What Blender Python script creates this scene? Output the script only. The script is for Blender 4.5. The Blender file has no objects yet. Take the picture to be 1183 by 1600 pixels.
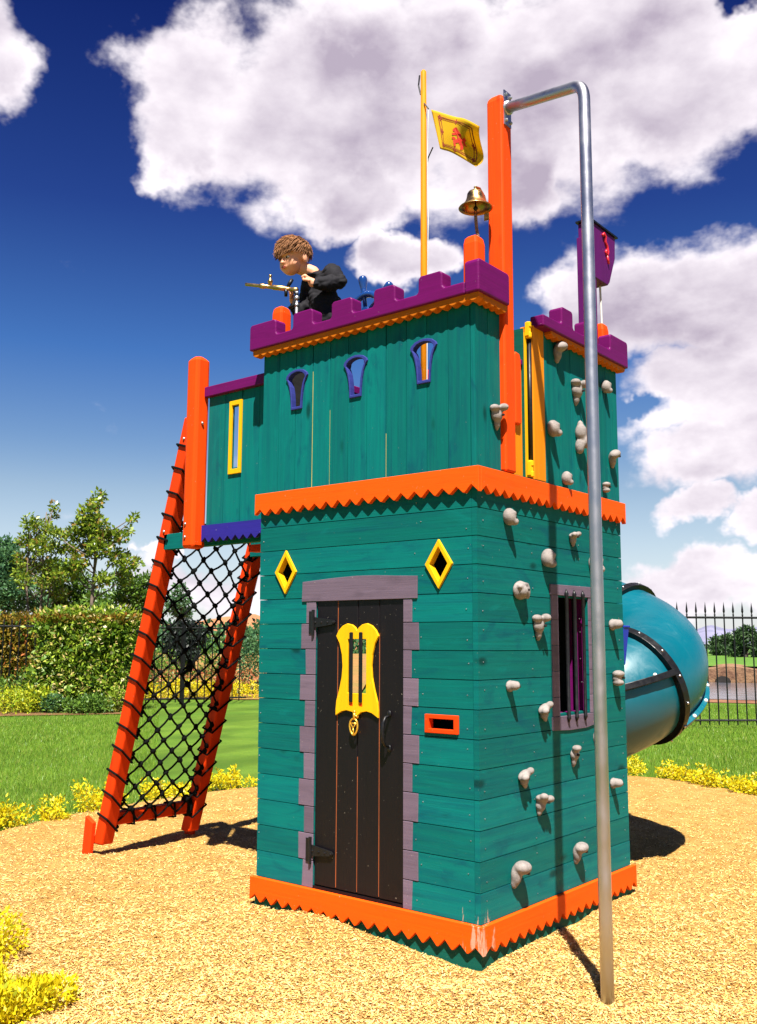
import bpy, bmesh, math, random
import numpy as np
from mathutils import Vector, Matrix, noise
random.seed(7); RNG=np.random.default_rng(11)
S=bpy.context.scene; C=S.collection
rad=math.radians; PI=math.pi; V=Vector
W=1.535; D=1.628                       # playhouse footprint
# ------------------------------------------------------------------ materials
def newmat(name):
    m=bpy.data.materials.new(name); m.use_nodes=True; nt=m.node_tree
    b=nt.nodes['Principled BSDF']; return m,nt,b
def nd(nt,t,**k):
    n=nt.nodes.new(t)
    for a,v in k.items():
        if a in n.bl_rna.properties: setattr(n,a,v)
        else: n.inputs[a].default_value=v
    return n
def lk(nt,a,b): nt.links.new(a,b)
def mathn(nt,op,a,b=None,clamp=False):
    n=nt.nodes.new('ShaderNodeMath'); n.operation=op; n.use_clamp=clamp
    for i,x in enumerate((a,b)):
        if x is None: continue
        if isinstance(x,(int,float)): n.inputs[i].default_value=x
        else: lk(nt,x,n.inputs[i])
    return n.outputs[0]
def vmath(nt,op,a,b=None):
    n=nt.nodes.new('ShaderNodeVectorMath'); n.operation=op
    for i,x in enumerate((a,b)):
        if x is None: continue
        if isinstance(x,(tuple,list)): n.inputs[i].default_value=x
        else: lk(nt,x,n.inputs[i])
    return n.outputs[0]
def mix(nt,f,a,b,bt='MIX'):
    n=nt.nodes.new('ShaderNodeMix'); n.data_type='RGBA'; n.blend_type=bt
    if isinstance(f,(int,float)): n.inputs[0].default_value=f
    else: lk(nt,f,n.inputs[0])
    for i,x in ((6,a),(7,b)):
        if isinstance(x,(tuple,list)): n.inputs[i].default_value=(*x[:3],1)
        else: lk(nt,x,n.inputs[i])
    return n.outputs[2]
def mr(nt,v,a,b,c=0.,d=1.,smooth=True):
    n=nt.nodes.new('ShaderNodeMapRange'); n.interpolation_type='SMOOTHSTEP' if smooth else 'LINEAR'
    lk(nt,v,n.inputs[0])
    for i,x in enumerate((a,b,c,d)): n.inputs[i+1].default_value=x
    return n.outputs[0]
K=.68; KL=.80     # overall reflectance level of paints / leaves
def sc(c,k): return tuple(min(1,x*k) for x in c)
def wood(name,col,axis='x',rough=.62,knots=.8,grain=1.0,vary=.18,wear=False,tint=None,scale=1.0,spec=.12):
    """painted / stained timber: grain along axis, knots, board to board variation"""
    col=sc(col,K); m,nt,b=newmat(name)
    tc=nd(nt,'ShaderNodeTexCoord'); geo=nd(nt,'ShaderNodeNewGeometry')
    rnd=geo.outputs['Random Per Island']
    off=nd(nt,'ShaderNodeCombineXYZ'); 
    for i in range(3): lk(nt,mathn(nt,'MULTIPLY',rnd,17.3+i*5.1),off.inputs[i])
    p=vmath(nt,'ADD',tc.outputs['Object'],off.outputs[0])
    s={'x':(1.3,30,30),'y':(30,1.3,30),'z':(30,30,1.3),'h':(1.3,1.3,26)}[axis]
    s=tuple(v*scale for v in s)
    g=vmath(nt,'MULTIPLY',p,s)
    n1=nd(nt,'ShaderNodeTexNoise',Scale=1.0,Detail=7.,Roughness=.62,Distortion=.5); lk(nt,g,n1.inputs['Vector'])
    g2=vmath(nt,'MULTIPLY',p,tuple(v*4 if v>10 else v*2.2 for v in s))
    n2=nd(nt,'ShaderNodeTexNoise',Scale=1.0,Detail=4.,Roughness=.6); lk(nt,g2,n2.inputs['Vector'])
    n3=nd(nt,'ShaderNodeTexNoise',Scale=3.2,Detail=4.,Roughness=.55); lk(nt,p,n3.inputs['Vector'])
    ks={'x':(5,13,13),'y':(13,5,13),'z':(13,13,5),'h':(5.5,5.5,11)}[axis]
    kv=nd(nt,'ShaderNodeTexVoronoi',Scale=1.0); 
    kd=vmath(nt,'ADD',vmath(nt,'MULTIPLY',p,tuple(.62*v for v in ks)),vmath(nt,'MULTIPLY',n3.outputs['Color'],(.25,.25,.25)))
    lk(nt,kd,kv.inputs['Vector'])
    kn=mr(nt,kv.outputs['Distance'],.06,.21,1.,0.)
    ksel=mr(nt,kv.outputs['Color'],.44,.47,0.,1.)
    kn=mathn(nt,'MULTIPLY',kn,mathn(nt,'MULTIPLY',ksel,knots))
    dark=sc(col,.52) if tint is None else tint
    c=mix(nt,mr(nt,n1.outputs[0],.36,.70,0.,.5*grain),sc(col,1.1),dark)
    c=mix(nt,mr(nt,n2.outputs[0],.52,.74,0.,.4*grain),c,sc(col,.6))
    c=mix(nt,mr(nt,n3.outputs[0],.45,.75,0.,.3*grain),c,sc(col,1.25))
    hs=nd(nt,'ShaderNodeHueSaturation'); lk(nt,c,hs.inputs['Color'])
    lk(nt,mathn(nt,'ADD',mathn(nt,'MULTIPLY',rnd,vary*2),1-vary),hs.inputs['Value'])
    lk(nt,mathn(nt,'ADD',mathn(nt,'MULTIPLY',rnd,vary*.06),.5-vary*.03),hs.inputs['Hue'])
    bl_=nd(nt,'ShaderNodeTexNoise',Scale=1.,Detail=5.,Roughness=.62,Distortion=.8); lk(nt,vmath(nt,'MULTIPLY',p,tuple(3.2 if v<10 else 9. for v in s)),bl_.inputs['Vector'])
    c0=mix(nt,mr(nt,bl_.outputs[0],.54,.72,0.,.62*min(1,grain)),hs.outputs[0],dark)
    c0=mix(nt,mr(nt,bl_.outputs[0],.44,.28,0.,.35*min(1,grain)),c0,sc(col,1.5))
    c=mix(nt,kn,c0,sc(col,.22))
    cn_=nd(nt,'ShaderNodeTexNoise',Scale=26.,Detail=7.,Roughness=.7); lk(nt,tc.outputs['Object'],cn_.inputs['Vector'])
    c=mix(nt,mr(nt,cn_.outputs[0],.70,.76,0.,.45),c,sc(col,.35))
    # tiny nail heads and chips of raw wood
    sp=nd(nt,'ShaderNodeTexNoise',Scale=90.,Detail=2.); lk(nt,tc.outputs['Object'],sp.inputs['Vector'])
    c=mix(nt,mr(nt,sp.outputs[0],.74,.79,0.,.5),c,(.45,.4,.3))
    if wear:
        sx=nd(nt,'ShaderNodeSeparateXYZ'); lk(nt,tc.outputs['Object'],sx.inputs[0])
        r2=mathn(nt,'ADD',mathn(nt,'ABSOLUTE',sx.outputs[0]),mathn(nt,'ABSOLUTE',sx.outputs[1]))
        near=mathn(nt,'MULTIPLY',mr(nt,r2,.02,.26,1.,0.),mr(nt,sx.outputs[2],.10,.42,1.,0.))
        wn=nd(nt,'ShaderNodeTexNoise',Scale=1.,Detail=6.,Roughness=.7); lk(nt,vmath(nt,'MULTIPLY',tc.outputs['Object'],(55,55,7)),wn.inputs['Vector'])
        wm=mr(nt,mathn(nt,'ADD',wn.outputs[0],mathn(nt,'MULTIPLY',near,.34)),.80,.86,0.,.85)
        c=mix(nt,wm,c,(.45,.28,.19))
    lk(nt,c,b.inputs['Base Color'])
    lk(nt,mathn(nt,'ADD',mathn(nt,'MULTIPLY',n1.outputs[0],.3),rough-.15),b.inputs['Roughness'])
    b.inputs['Specular IOR Level'].default_value=spec
    bp=nd(nt,'ShaderNodeBump',Strength=.35,Distance=.004)
    lk(nt,mathn(nt,'ADD',n1.outputs[0],mathn(nt,'MULTIPLY',n2.outputs[0],.6)),bp.inputs['Height']); lk(nt,bp.outputs[0],b.inputs['Normal'])
    return m
def plain(name,col,rough=.5,metal=0.,spec=.4,nscale=6.,nv=.15,bump=0.,bscale=30.,coat=0.):
    col=col if metal>.5 else sc(col,K)
    m,nt,b=newmat(name)
    tc=nd(nt,'ShaderNodeTexCoord')
    n=nd(nt,'ShaderNodeTexNoise',Scale=nscale,Detail=5.,Roughness=.6); lk(nt,tc.outputs['Object'],n.inputs['Vector'])
    c=mix(nt,mr(nt,n.outputs[0],.3,.7),sc(col,1-nv),sc(col,1+nv)); lk(nt,c,b.inputs['Base Color'])
    lk(nt,mr(nt,n.outputs[0],.3,.7,max(.02,rough-.08),rough+.08),b.inputs['Roughness'])
    b.inputs['Metallic'].default_value=metal; b.inputs['Specular IOR Level'].default_value=spec
    b.inputs['Coat Weight'].default_value=coat
    if bump:
        n2=nd(nt,'ShaderNodeTexNoise',Scale=bscale,Detail=5.,Roughness=.6); lk(nt,tc.outputs['Object'],n2.inputs['Vector'])
        bp=nd(nt,'ShaderNodeBump',Strength=.6,Distance=bump); lk(nt,n2.outputs[0],bp.inputs['Height']); lk(nt,bp.outputs[0],b.inputs['Normal'])
    return m
def leafmat(name,c1,c2,c3=None,rough=.45,trans=.35):
    c1=sc(c1,KL); c2=sc(c2,KL); c3=sc(c3,KL) if c3 else None
    m,nt,b=newmat(name)
    geo=nd(nt,'ShaderNodeNewGeometry'); r=geo.outputs['Random Per Island']
    cr=nd(nt,'ShaderNodeValToRGB'); lk(nt,r,cr.inputs[0]); e=cr.color_ramp.elements
    e[0].color=(*c1,1); e[1].color=(*c2,1); e[1].position=.85
    if c3: x=e.new(.93); x.color=(*c3,1); x.position=.95
    lk(nt,cr.outputs[0],b.inputs['Base Color']); b.inputs['Roughness'].default_value=rough
    b.inputs['Specular IOR Level'].default_value=.35
    tr=nd(nt,'ShaderNodeBsdfTranslucent'); lk(nt,cr.outputs[0],tr.inputs[0])
    ms=nd(nt,'ShaderNodeMixShader'); ms.inputs[0].default_value=trans
    lk(nt,b.outputs[0],ms.inputs[1]); lk(nt,tr.outputs[0],ms.inputs[2])
    lk(nt,ms.outputs[0],nt.nodes['Material Output'].inputs[0]); return m
TEAL=(.0,.150,.130); ORG=(.95,.095,.0015); PUR=(.15,.006,.105); YEL=(.88,.47,.004); MAUVE=(.165,.120,.165)
M={}
M['teal_h']=wood('teal_boards',TEAL,'h',wear=True,vary=.16,tint=(.0,.05,.075)); M['teal_v']=wood('teal_upright_boards',TEAL,'z',wear=False,vary=.14,tint=(.0,.05,.075))
M['orange_h']=wood('orange_trim_paint',ORG,'h',knots=.3,grain=.25,vary=.02,wear=True); M['orange_z']=wood('orange_post_paint',(.92,.075,.0015),'z',knots=.55,grain=.4,vary=.03)
M['orange_leg']=wood('orange_leg_paint',(.82,.052,.002),'z',knots=.4,grain=.35,vary=.03)
M['arch_blue']=wood('arch_frame_blue_paint',(.035,.045,.24),'h',knots=.0,grain=.4,vary=.03)
M['purple']=wood('purple_paint',PUR,'h',knots=.2,grain=.4,vary=.04,rough=.4); M['purple_z']=wood('purple_post_paint',(.13,.012,.13),'z',knots=.2,grain=.4,rough=.4)
M['blue']=wood('blue_paint',(.028,.02,.26),'h',knots=.2,grain=.4,vary=.03); M['yellow']=wood('yellow_paint',YEL,'z',knots=.2,grain=.3,vary=.04)
M['amber']=wood('amber_stain',(.85,.27,.004),'z',knots=.4,grain=.5,vary=.06); M['gold_trim']=wood('gold_trim_paint',(.60,.15,.003),'h',knots=.0,grain=.4,vary=.03)
M['mauve']=wood('mauve_paint',MAUVE,'h',knots=.3,grain=.6,vary=.16); M['door']=wood('black_door_paint',(.006,.004,.006),'z',knots=.0,grain=.6,vary=.1,rough=.45,spec=.25)
M['door_slit_light']=plain('door_slit_light_paint',(.42,.10,.02),.7)  # orange imitating light through the door's plank gaps, painted on its backing
M['slit_yellow']=plain('yellow_slit_backing',(.60,.50,.10),.7)  # yellow backing and strips seen in the upper wall's wide gaps
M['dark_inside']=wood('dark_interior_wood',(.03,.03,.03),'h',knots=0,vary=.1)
M['skirt']=wood('dark_green_skirt',(.004,.10,.07),'h',knots=.1,grain=.6)
M['iron']=plain('black_iron',(.008,.008,.009),.42,0.,.28,nscale=30,bump=.0006)
M['steel']=plain('galvanised_steel',(.44,.43,.46),.42,1.,.5,nscale=5,nv=.04,bump=.0004,bscale=60)
M['brass']=plain('brass',(.42,.27,.11),.34,1.,nscale=25,nv=.2); M['goldpaint']=plain('gilt_metal',(.8,.45,.05),.35,.7)
M['hold']=plain('sandy_resin',(.31,.27,.25),.8,0.,.15,nscale=26,nv=.22,bump=.003,bscale=160)
M['hole']=plain('bolt_hole',(.02,.015,.012),.6)
M['rope']=plain('black_rope',(.004,.005,.005),.9,spec=.08,nscale=60,bump=.001,bscale=200)
M['whiterope']=plain('white_cord',(.75,.74,.7),.7); M['brownrope']=plain('braided_rope',(.28,.16,.12),.85,bump=.002,bscale=160,nscale=100,nv=.4)
M['bluegloss']=plain('blue_gloss_paint',(.012,.06,.25),.25,nscale=8,coat=.4); M['bluebox']=plain('blue_plastic',(.006,.02,.42),.4)
M['slide']=None
M['skin']=plain('skin',(.98,.44,.25),.5,spec=.35,nscale=14,nv=.05); M['hair']=None
M['sweater']=plain('black_sweatshirt_cloth',(.013,.012,.016),.85,spec=.2,nscale=30,bump=.002,bscale=40)
M['trousers']=plain('charcoal_trouser_cloth',(.03,.028,.036),.9,spec=.15,nscale=20,bump=.002,bscale=60)
M['lip']=plain('lips',(.5,.10,.07),.4); M['eyewhite']=plain('eye',(.5,.42,.38),.2); M['iris']=plain('iris',(.02,.012,.01),.15); M['brow']=plain('eyebrow',(.12,.05,.025),.8)
M['bark']=plain('grey_bark',(.20,.145,.11),.9,nscale=8,nv=.35,bump=.01,bscale=20); M['darkbark']=plain('dark_bark',(.07,.05,.04),.9,nscale=8,nv=.3)
M['leaf_mag']=leafmat('broad_glossy_leaves',(.07,.14,.015),(.34,.44,.035),(.36,.22,.05),rough=.3)
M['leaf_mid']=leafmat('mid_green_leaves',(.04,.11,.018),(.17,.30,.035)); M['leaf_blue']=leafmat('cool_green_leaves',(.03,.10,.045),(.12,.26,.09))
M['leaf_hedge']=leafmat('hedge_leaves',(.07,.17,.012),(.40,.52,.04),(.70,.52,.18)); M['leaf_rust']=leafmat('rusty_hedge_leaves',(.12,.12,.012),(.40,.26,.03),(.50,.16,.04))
M['leaf_far']=leafmat('far_tree_leaves',(.02,.05,.02),(.075,.14,.045),trans=.15)
M['leaf_gold']=leafmat('golden_leaves',(.62,.52,.006),(.95,.78,.014),(.40,.44,.02),trans=.3); M['leaf_lime']=leafmat('lime_leaves',(.16,.32,.01),(.62,.62,.03))
M['leaf_dark']=leafmat('dark_conifer_leaves',(.006,.014,.010),(.022,.035,.022),trans=.1)
M['petal']=leafmat('cream_petals',(.65,.5,.22),(.85,.75,.5)); M['petal_red']=leafmat('coral_petals',(.55,.12,.06),(.65,.3,.12))
def mat_hair():
    m,nt,b=newmat('brown_hair'); geo=nd(nt,'ShaderNodeNewGeometry'); tc=nd(nt,'ShaderNodeTexCoord')
    n=nd(nt,'ShaderNodeTexNoise',Scale=70.,Detail=3.); lk(nt,tc.outputs['Object'],n.inputs['Vector'])
    c=mix(nt,mathn(nt,'ADD',mathn(nt,'MULTIPLY',geo.outputs['Random Per Island'],.5),.4),(.06,.022,.009),(.28,.125,.05)); c=mix(nt,mr(nt,n.outputs[0],.4,.7,0.,.4),c,(.18,.075,.03))
    lk(nt,c,b.inputs['Base Color']); b.inputs['Roughness'].default_value=.68; b.inputs['Specular IOR Level'].default_value=.2; return m
M['hair']=mat_hair()
def mat_slide():
    m,nt,b=newmat('turquoise_moulded_plastic'); tc=nd(nt,'ShaderNodeTexCoord')
    n=nd(nt,'ShaderNodeTexNoise',Scale=1.2,Detail=3.); lk(nt,tc.outputs['Object'],n.inputs['Vector'])
    n2=nd(nt,'ShaderNodeTexNoise',Scale=1.,Detail=8.,Roughness=.75,Distortion=1.2); lk(nt,vmath(nt,'MULTIPLY',tc.outputs['Object'],(4,9,5)),n2.inputs['Vector'])
    c=mix(nt,mr(nt,n.outputs[0],.35,.65),(.0,.060,.088),(.0,.086,.118)); c=mix(nt,mr(nt,n2.outputs[0],.60,.78,0.,.35),c,(.12,.24,.26))
    lk(nt,c,b.inputs['Base Color']); lk(nt,mr(nt,n2.outputs[0],.4,.7,.30,.5),b.inputs['Roughness']); b.inputs['Specular IOR Level'].default_value=.55
    return m
M['slide']=mat_slide()
# ------------------------------------------------------------------ mesh helpers
def ob(name,me,mat=None,parent=None,smooth=False):
    o=bpy.data.objects.new(name,me); C.objects.link(o)
    if mat: me.materials.append(mat)
    if parent: o.parent=parent
    if smooth:
        for p in me.polygons: p.use_smooth=True
    return o
class MB:
    def __init__(s): s.v=[]; s.f=[]
    def add(s,vs,fs):
        n=len(s.v); s.v+= [tuple(x) for x in vs]; s.f+= [tuple(i+n for i in f) for f in fs]; return s
    def box(s,lo,hi,rot=None,c=None):
        x0,y0,z0=lo; x1,y1,z1=hi
        vs=[V(p) for p in ((x0,y0,z0),(x1,y0,z0),(x1,y1,z0),(x0,y1,z0),(x0,y0,z1),(x1,y0,z1),(x1,y1,z1),(x0,y1,z1))]
        if rot is not None:
            c=V(c) if c else sum(vs,V())/8
            vs=[c+rot@(p-c) for p in vs]
        return s.add(vs,[(0,3,2,1),(4,5,6,7),(0,1,5,4),(1,2,6,5),(2,3,7,6),(3,0,4,7)])
    def prism(s,poly,plane,a,b):
        n=len(poly)
        f={'xz':lambda u,w,d:(u,d,w),'yz':lambda u,w,d:(d,u,w),'xy':lambda u,w,d:(u,w,d)}[plane]
        vs=[f(u,w,a) for u,w in poly]+[f(u,w,b) for u,w in poly]
        return s.add(vs,[tuple(range(n)),tuple(range(2*n-1,n-1,-1))]+[(i,i+n,(i+1)%n+n,(i+1)%n) for i in range(n)])
    def ring(s,outer,inner,plane,a,b):
        n=len(outer); f={'xz':lambda u,w,d:(u,d,w),'yz':lambda u,w,d:(d,u,w)}[plane]
        vs=[f(*p,a) for p in outer]+[f(*p,a) for p in inner]+[f(*p,b) for p in outer]+[f(*p,b) for p in inner]
        fs=[]
        for i in range(n):
            j=(i+1)%n
            fs+=[(i,j,j+n,i+n),(i+2*n,i+3*n,j+3*n,j+2*n),(i,i+2*n,j+2*n,j),(i+n,j+n,j+3*n,i+3*n)]
        return s.add(vs,fs)
    def tube(s,pts,r,n=10,cap=True,closed=False):
        pts=[V(p) for p in pts]; m=len(pts)
        if not hasattr(r,'__len__'): r=[r]*m
        T=[]
        for i in range(m):
            if closed: t=pts[(i+1)%m]-pts[i-1]
            else: t=pts[min(i+1,m-1)]-pts[max(i-1,0)]
            T.append(t.normalized())
        up=V((0,0,1)) if abs(T[0].z)<.9 else V((1,0,0))
        a=T[0].cross(up).normalized(); vs=[]
        for i in range(m):
            a=(a-T[i]*a.dot(T[i])).normalized(); b=T[i].cross(a)
            for k in range(n):
                t=2*PI*k/n; vs.append(pts[i]+(a*math.cos(t)+b*math.sin(t))*r[i])
        fs=[(i*n+k,i*n+(k+1)%n,(i+1)%m*n+(k+1)%n,(i+1)%m*n+k) for i in range(m if closed else m-1) for k in range(n)]
        if cap and not closed: fs+=[tuple(range(n-1,-1,-1)),tuple((m-1)*n+k for k in range(n))]
        return s.add(vs,fs)
    def lathe(s,prof,o,ax=(0,0,1),n=20,cap=True):
        o=V(o); ax=V(ax).normalized(); u=ax.orthogonal().normalized(); w=ax.cross(u); vs=[]
        for r,h in prof:
            for k in range(n):
                t=2*PI*k/n; vs.append(o+ax*h+(u*math.cos(t)+w*math.sin(t))*r)
        m=len(prof); fs=[(i*n+k,i*n+(k+1)%n,(i+1)*n+(k+1)%n,(i+1)*n+k) for i in range(m-1) for k in range(n)]
        if cap: fs+=[tuple(range(n-1,-1,-1)),tuple((m-1)*n+k for k in range(n))]
        return s.add(vs,fs)
    def ball(s,c,r,n=12,rot=None):
        c=V(c); r=(r,)*3 if not hasattr(r,'__len__') else r; vs=[];m=n//2+1
        for i in range(m+1):
            a=PI*i/m
            for k in range(n):
                t=2*PI*k/n; p=V((math.sin(a)*math.cos(t)*r[0],math.sin(a)*math.sin(t)*r[1],math.cos(a)*r[2]))
                vs.append(c+(rot@p if rot is not None else p))
        return s.add(vs,[(i*n+k,(i+1)*n+k,(i+1)*n+(k+1)%n,i*n+(k+1)%n) for i in range(m) for k in range(n)])
    def mesh(s,name):
        me=bpy.data.meshes.new(name); me.from_pydata([tuple(p) for p in s.v],[],s.f); me.update(); return me
    def build(s,name,mat,parent=None,smooth=False,bevel=0.,seg=2):
        me=s.mesh(name); bm=bmesh.new(); bm.from_mesh(me)
        bmesh.ops.recalc_face_normals(bm,faces=bm.faces); bm.to_mesh(me); bm.free()
        o=ob(name,me,mat,parent,smooth)
        if bevel:
            m=o.modifiers.new('Bevel','BEVEL'); m.width=bevel; m.segments=seg; m.limit_method='ANGLE'; m.angle_limit=rad(35)
            for p in me.polygons: p.use_smooth=False
        return o
def tag(o,label=None,cat=None,group=None,kind=None):
    for k,v in (('label',label),('category',cat),('group',group),('kind',kind)):
        if v: o[k]=v
    return o
def empty(name,loc,label,cat,group=None,kind=None):
    o=bpy.data.objects.new(name,None); C.objects.link(o); o.location=loc; o.empty_display_size=.1
    return tag(o,label,cat,group,kind)
def keep(o):
    """parent keeps world-space mesh: undo the parent's location"""
    if o.parent: o.matrix_parent_inverse=Matrix.Translation(-o.parent.location) if o.parent.type=='EMPTY' else Matrix.Identity(4)
    return o
def P(mb,name,mat,parent,**k): return keep(mb.build(name,mat,parent,**k))
def bake(o):
    dg=bpy.context.evaluated_depsgraph_get(); dg.update()
    me=bpy.data.meshes.new_from_object(o.evaluated_get(dg)); o.modifiers.clear(); old=o.data; o.data=me; bpy.data.meshes.remove(old); return o
def cut(o,cutters):
    mb=MB()
    for c in cutters: mb.prism(*c)
    co=mb.build('cutter',None); m=o.modifiers.new('b','BOOLEAN'); m.operation='DIFFERENCE'; m.solver='EXACT'; m.use_self=True; m.object=co
    bake(o); bpy.data.objects.remove(co); return o
def largest(o):
    bm=bmesh.new(); bm.from_mesh(o.data); seen=set(); isl=[]
    for v in bm.verts:
        if v in seen: continue
        st=[v]; seen.add(v); cur=[]
        while st:
            q=st.pop(); cur.append(q)
            for e in q.link_edges:
                w=e.other_vert(q)
                if w not in seen: seen.add(w); st.append(w)
        isl.append(cur)
    isl.sort(key=len,reverse=True)
    bmesh.ops.delete(bm,geom=[v for c in isl[1:] for v in c],context='VERTS'); bm.to_mesh(o.data); bm.free()
def rect(x0,x1,z0,z1): return [(x0,z0),(x1,z0),(x1,z1),(x0,z1)]
def smooth(o):
    for p in o.data.polygons: p.use_smooth=True
    return o
def remesh(o,vox,it=6,fac=.5):
    m=o.modifiers.new('r','REMESH'); m.mode='VOXEL'; m.voxel_size=vox
    s=o.modifiers.new('s','SMOOTH'); s.factor=fac; s.iterations=it
    bake(o); return smooth(o)
# ------------------------------------------------------------------ playhouse
H=empty('playhouse',(0,0,0),'two storey teal castle playhouse with purple battlements, orange zigzag bands and black door','playhouse')
BH=.1415
TAP=lambda z:.026*max(0,1-(z-.19)/2.0)
def hboards(mb,plane,u0,u1,a,b,z0,z1,gap=.004,start=.189,side=False):
    z=start
    while z>z0: z-=BH
    while z<z1:
        lo=max(z,z0)+gap/2; hi=min(z+BH,z1)-gap/2
        if hi-lo>.01:
            j=random.uniform(-.0012,.0012)
            t=TAP(z) if side or plane=='xz' else 0
            if plane=='xz': mb.box((u0+t,a+j,lo),(u1,b,hi))
            elif side: mb.box((a+t,u0,lo),(b+t+j,u1,hi))
            else: mb.box((a,u0,lo),(b+j,u1,hi))
        z+=BH
def vboards(mb,plane,u0,u1,a,b,z0,z1,w=.14,gap=.003,wide=()):
    n=max(1,round((u1-u0)/w)); w=(u1-u0)/n
    for i in range(n):
        g2=.008 if i in wide else gap
        lo=u0+i*w+gap/2; hi=u0+(i+1)*w-g2*.7; j=random.uniform(-.0015,.0015)
        if plane=='xz': mb.box((lo,a+j,z0),(hi,b,z1))
        else: mb.box((a,lo,z0),(b+j,hi,z1))
DOOR=rect(-1.0785,-.4565,.188,1.740)
def diamond(cx,cz,w,h): return [(cx-w,cz),(cx,cz-h),(cx+w,cz),(cx,cz+h)]
def arch(cx,k=1.0,n=9):
    """keyhole light: domed top, waisted sides, square foot; k shrinks"""
    zb=2.852; L=[(-.042,0),(-.044,.05),(-.050,.10),(-.060,.145),(-.074,.18),(-.088,.198),(-.081,.214),(-.056,.232),(-.028,.240),(0,.243)]
    R=[(-x,z) for x,z in reversed(L[:-1])]; cz=.125
    return [(cx+x*k,zb+cz+(z-cz)*(1-(1-k)*.62)) for x,z in L+R]
ARCH=[-1.250,-.795,-.323]
# lower walls
mb=MB(); hboards(mb,'xz',-W,-.0325,0,.03,-.12,2.36); o=P(mb,'lower_front_wall',M['teal_h'],H)
cut(o,[(DOOR,'xz',-.05,.1),(diamond(-1.312,1.9,.068,.108),'xz',-.05,.1),(diamond(-.229,1.896,.068,.108),'xz',-.05,.1),(rect(-.298,-.134,1.072,1.131),'xz',-.05,.1)])
mb=MB(); hboards(mb,'yz',-.0015,D,-.03,0,-.12,2.36); o=P(mb,'lower_side_wall',M['teal_h'],H)
cut(o,[(rect(.80,1.155,1.12,1.755),'yz',-.1,.05)])
mb=MB(); hboards(mb,'yz',.032,D-.032,-W,-W+.03,-.12,2.36,side=True); o=P(mb,'lower_left_wall',M['teal_h'],H)
cut(o,[(rect(.55,1.2,.95,1.8),'yz',-W-.1,-W+.1)])
mb=MB(); hboards(mb,'xz',-W,-.032,D-.03,D,-.12,2.36); P(mb,'lower_back_wall',M['teal_h'],H)
mb=MB(); mb.box((-W+.05,.05,2.2),(-.05,D-.05,2.215)); 
P(mb,'ceiling_boards',M['dark_inside'],H)
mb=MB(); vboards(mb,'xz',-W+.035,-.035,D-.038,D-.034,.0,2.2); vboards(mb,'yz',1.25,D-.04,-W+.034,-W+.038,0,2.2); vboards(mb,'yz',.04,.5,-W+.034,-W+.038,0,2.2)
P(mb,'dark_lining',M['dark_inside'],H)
mb=MB(); vboards(mb,'yz',.04,.62,-W+.034,-W+.040,2.78,3.24); P(mb,'dark_lining',M['dark_inside'],H)  # dark boards added so the left arched window looks unlit inside
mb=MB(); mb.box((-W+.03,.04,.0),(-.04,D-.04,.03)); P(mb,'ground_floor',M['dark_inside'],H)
# upper walls
z2=2.374; z3=3.262
mb=MB(); vboards(mb,'xz',-W,-.0325,0,.03,z2-.01,z3,wide=(2,3,6)); o=P(mb,'upper_front_wall',M['teal_v'],H)
cut(o,[(arch(cx,.92),'xz',-.05,.1) for cx in ARCH])
mb=MB(); mb.box((-W+.03,.033,z2),(-.05,.037,z3))
n_u=max(1,round((W-.0325)/.14)); w_u=(W-.0325)/n_u
for i_,zt_ in ((2,z3-.2),(3,z3-.45),(6,2.62),(0,2.6)): x_=-W+(i_+1)*w_u-.0018; mb.box((x_-.0028,.0035,z2),(x_+.0028,.031,zt_))
o=P(mb,'board_backing',M['slit_yellow'],H); cut(o,[(arch(cx,1.1),'xz',-.05,.1) for cx in ARCH])
mb=MB(); vboards(mb,'yz',-.0015,.232,-.03,0,z2-.01,z3,w=.115); P(mb,'upper_side_wall',M['teal_v'],H)
mb=MB(); vboards(mb,'yz',.700,D,-.03,0,z2-.01,z3,w=.155); mb.box((-.10,.692,z2),(.004,.722,z3)); P(mb,'climbing_wall_panel',M['teal_v'],H)
mb=MB(); vboards(mb,'yz',.032,.38,-W,-W+.03,z2-.01,z3); vboards(mb,'yz',.38,D,-W,-W+.03,z2-.01,3.16); P(mb,'upper_left_wall',M['teal_v'],H)
mb=MB(); vboards(mb,'xz',-W+.03,-.03,D-.03,D,z2-.01,z3); P(mb,'upper_back_wall',M['teal_v'],H)
mb=MB(); mb.box((-W+.03,.04,2.30),(-.03,D-.03,2.345)); P(mb,'platform',M['amber'],H)
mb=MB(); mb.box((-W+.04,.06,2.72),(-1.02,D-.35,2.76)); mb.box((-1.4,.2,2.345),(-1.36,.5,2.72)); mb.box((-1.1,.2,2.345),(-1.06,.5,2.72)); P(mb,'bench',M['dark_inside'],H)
# green ledge at doorway
mb=MB(); mb.box((-.03,.20,2.362),(.012,.73,2.380)); P(mb,'door_sill',M['skirt'],H)
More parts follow.
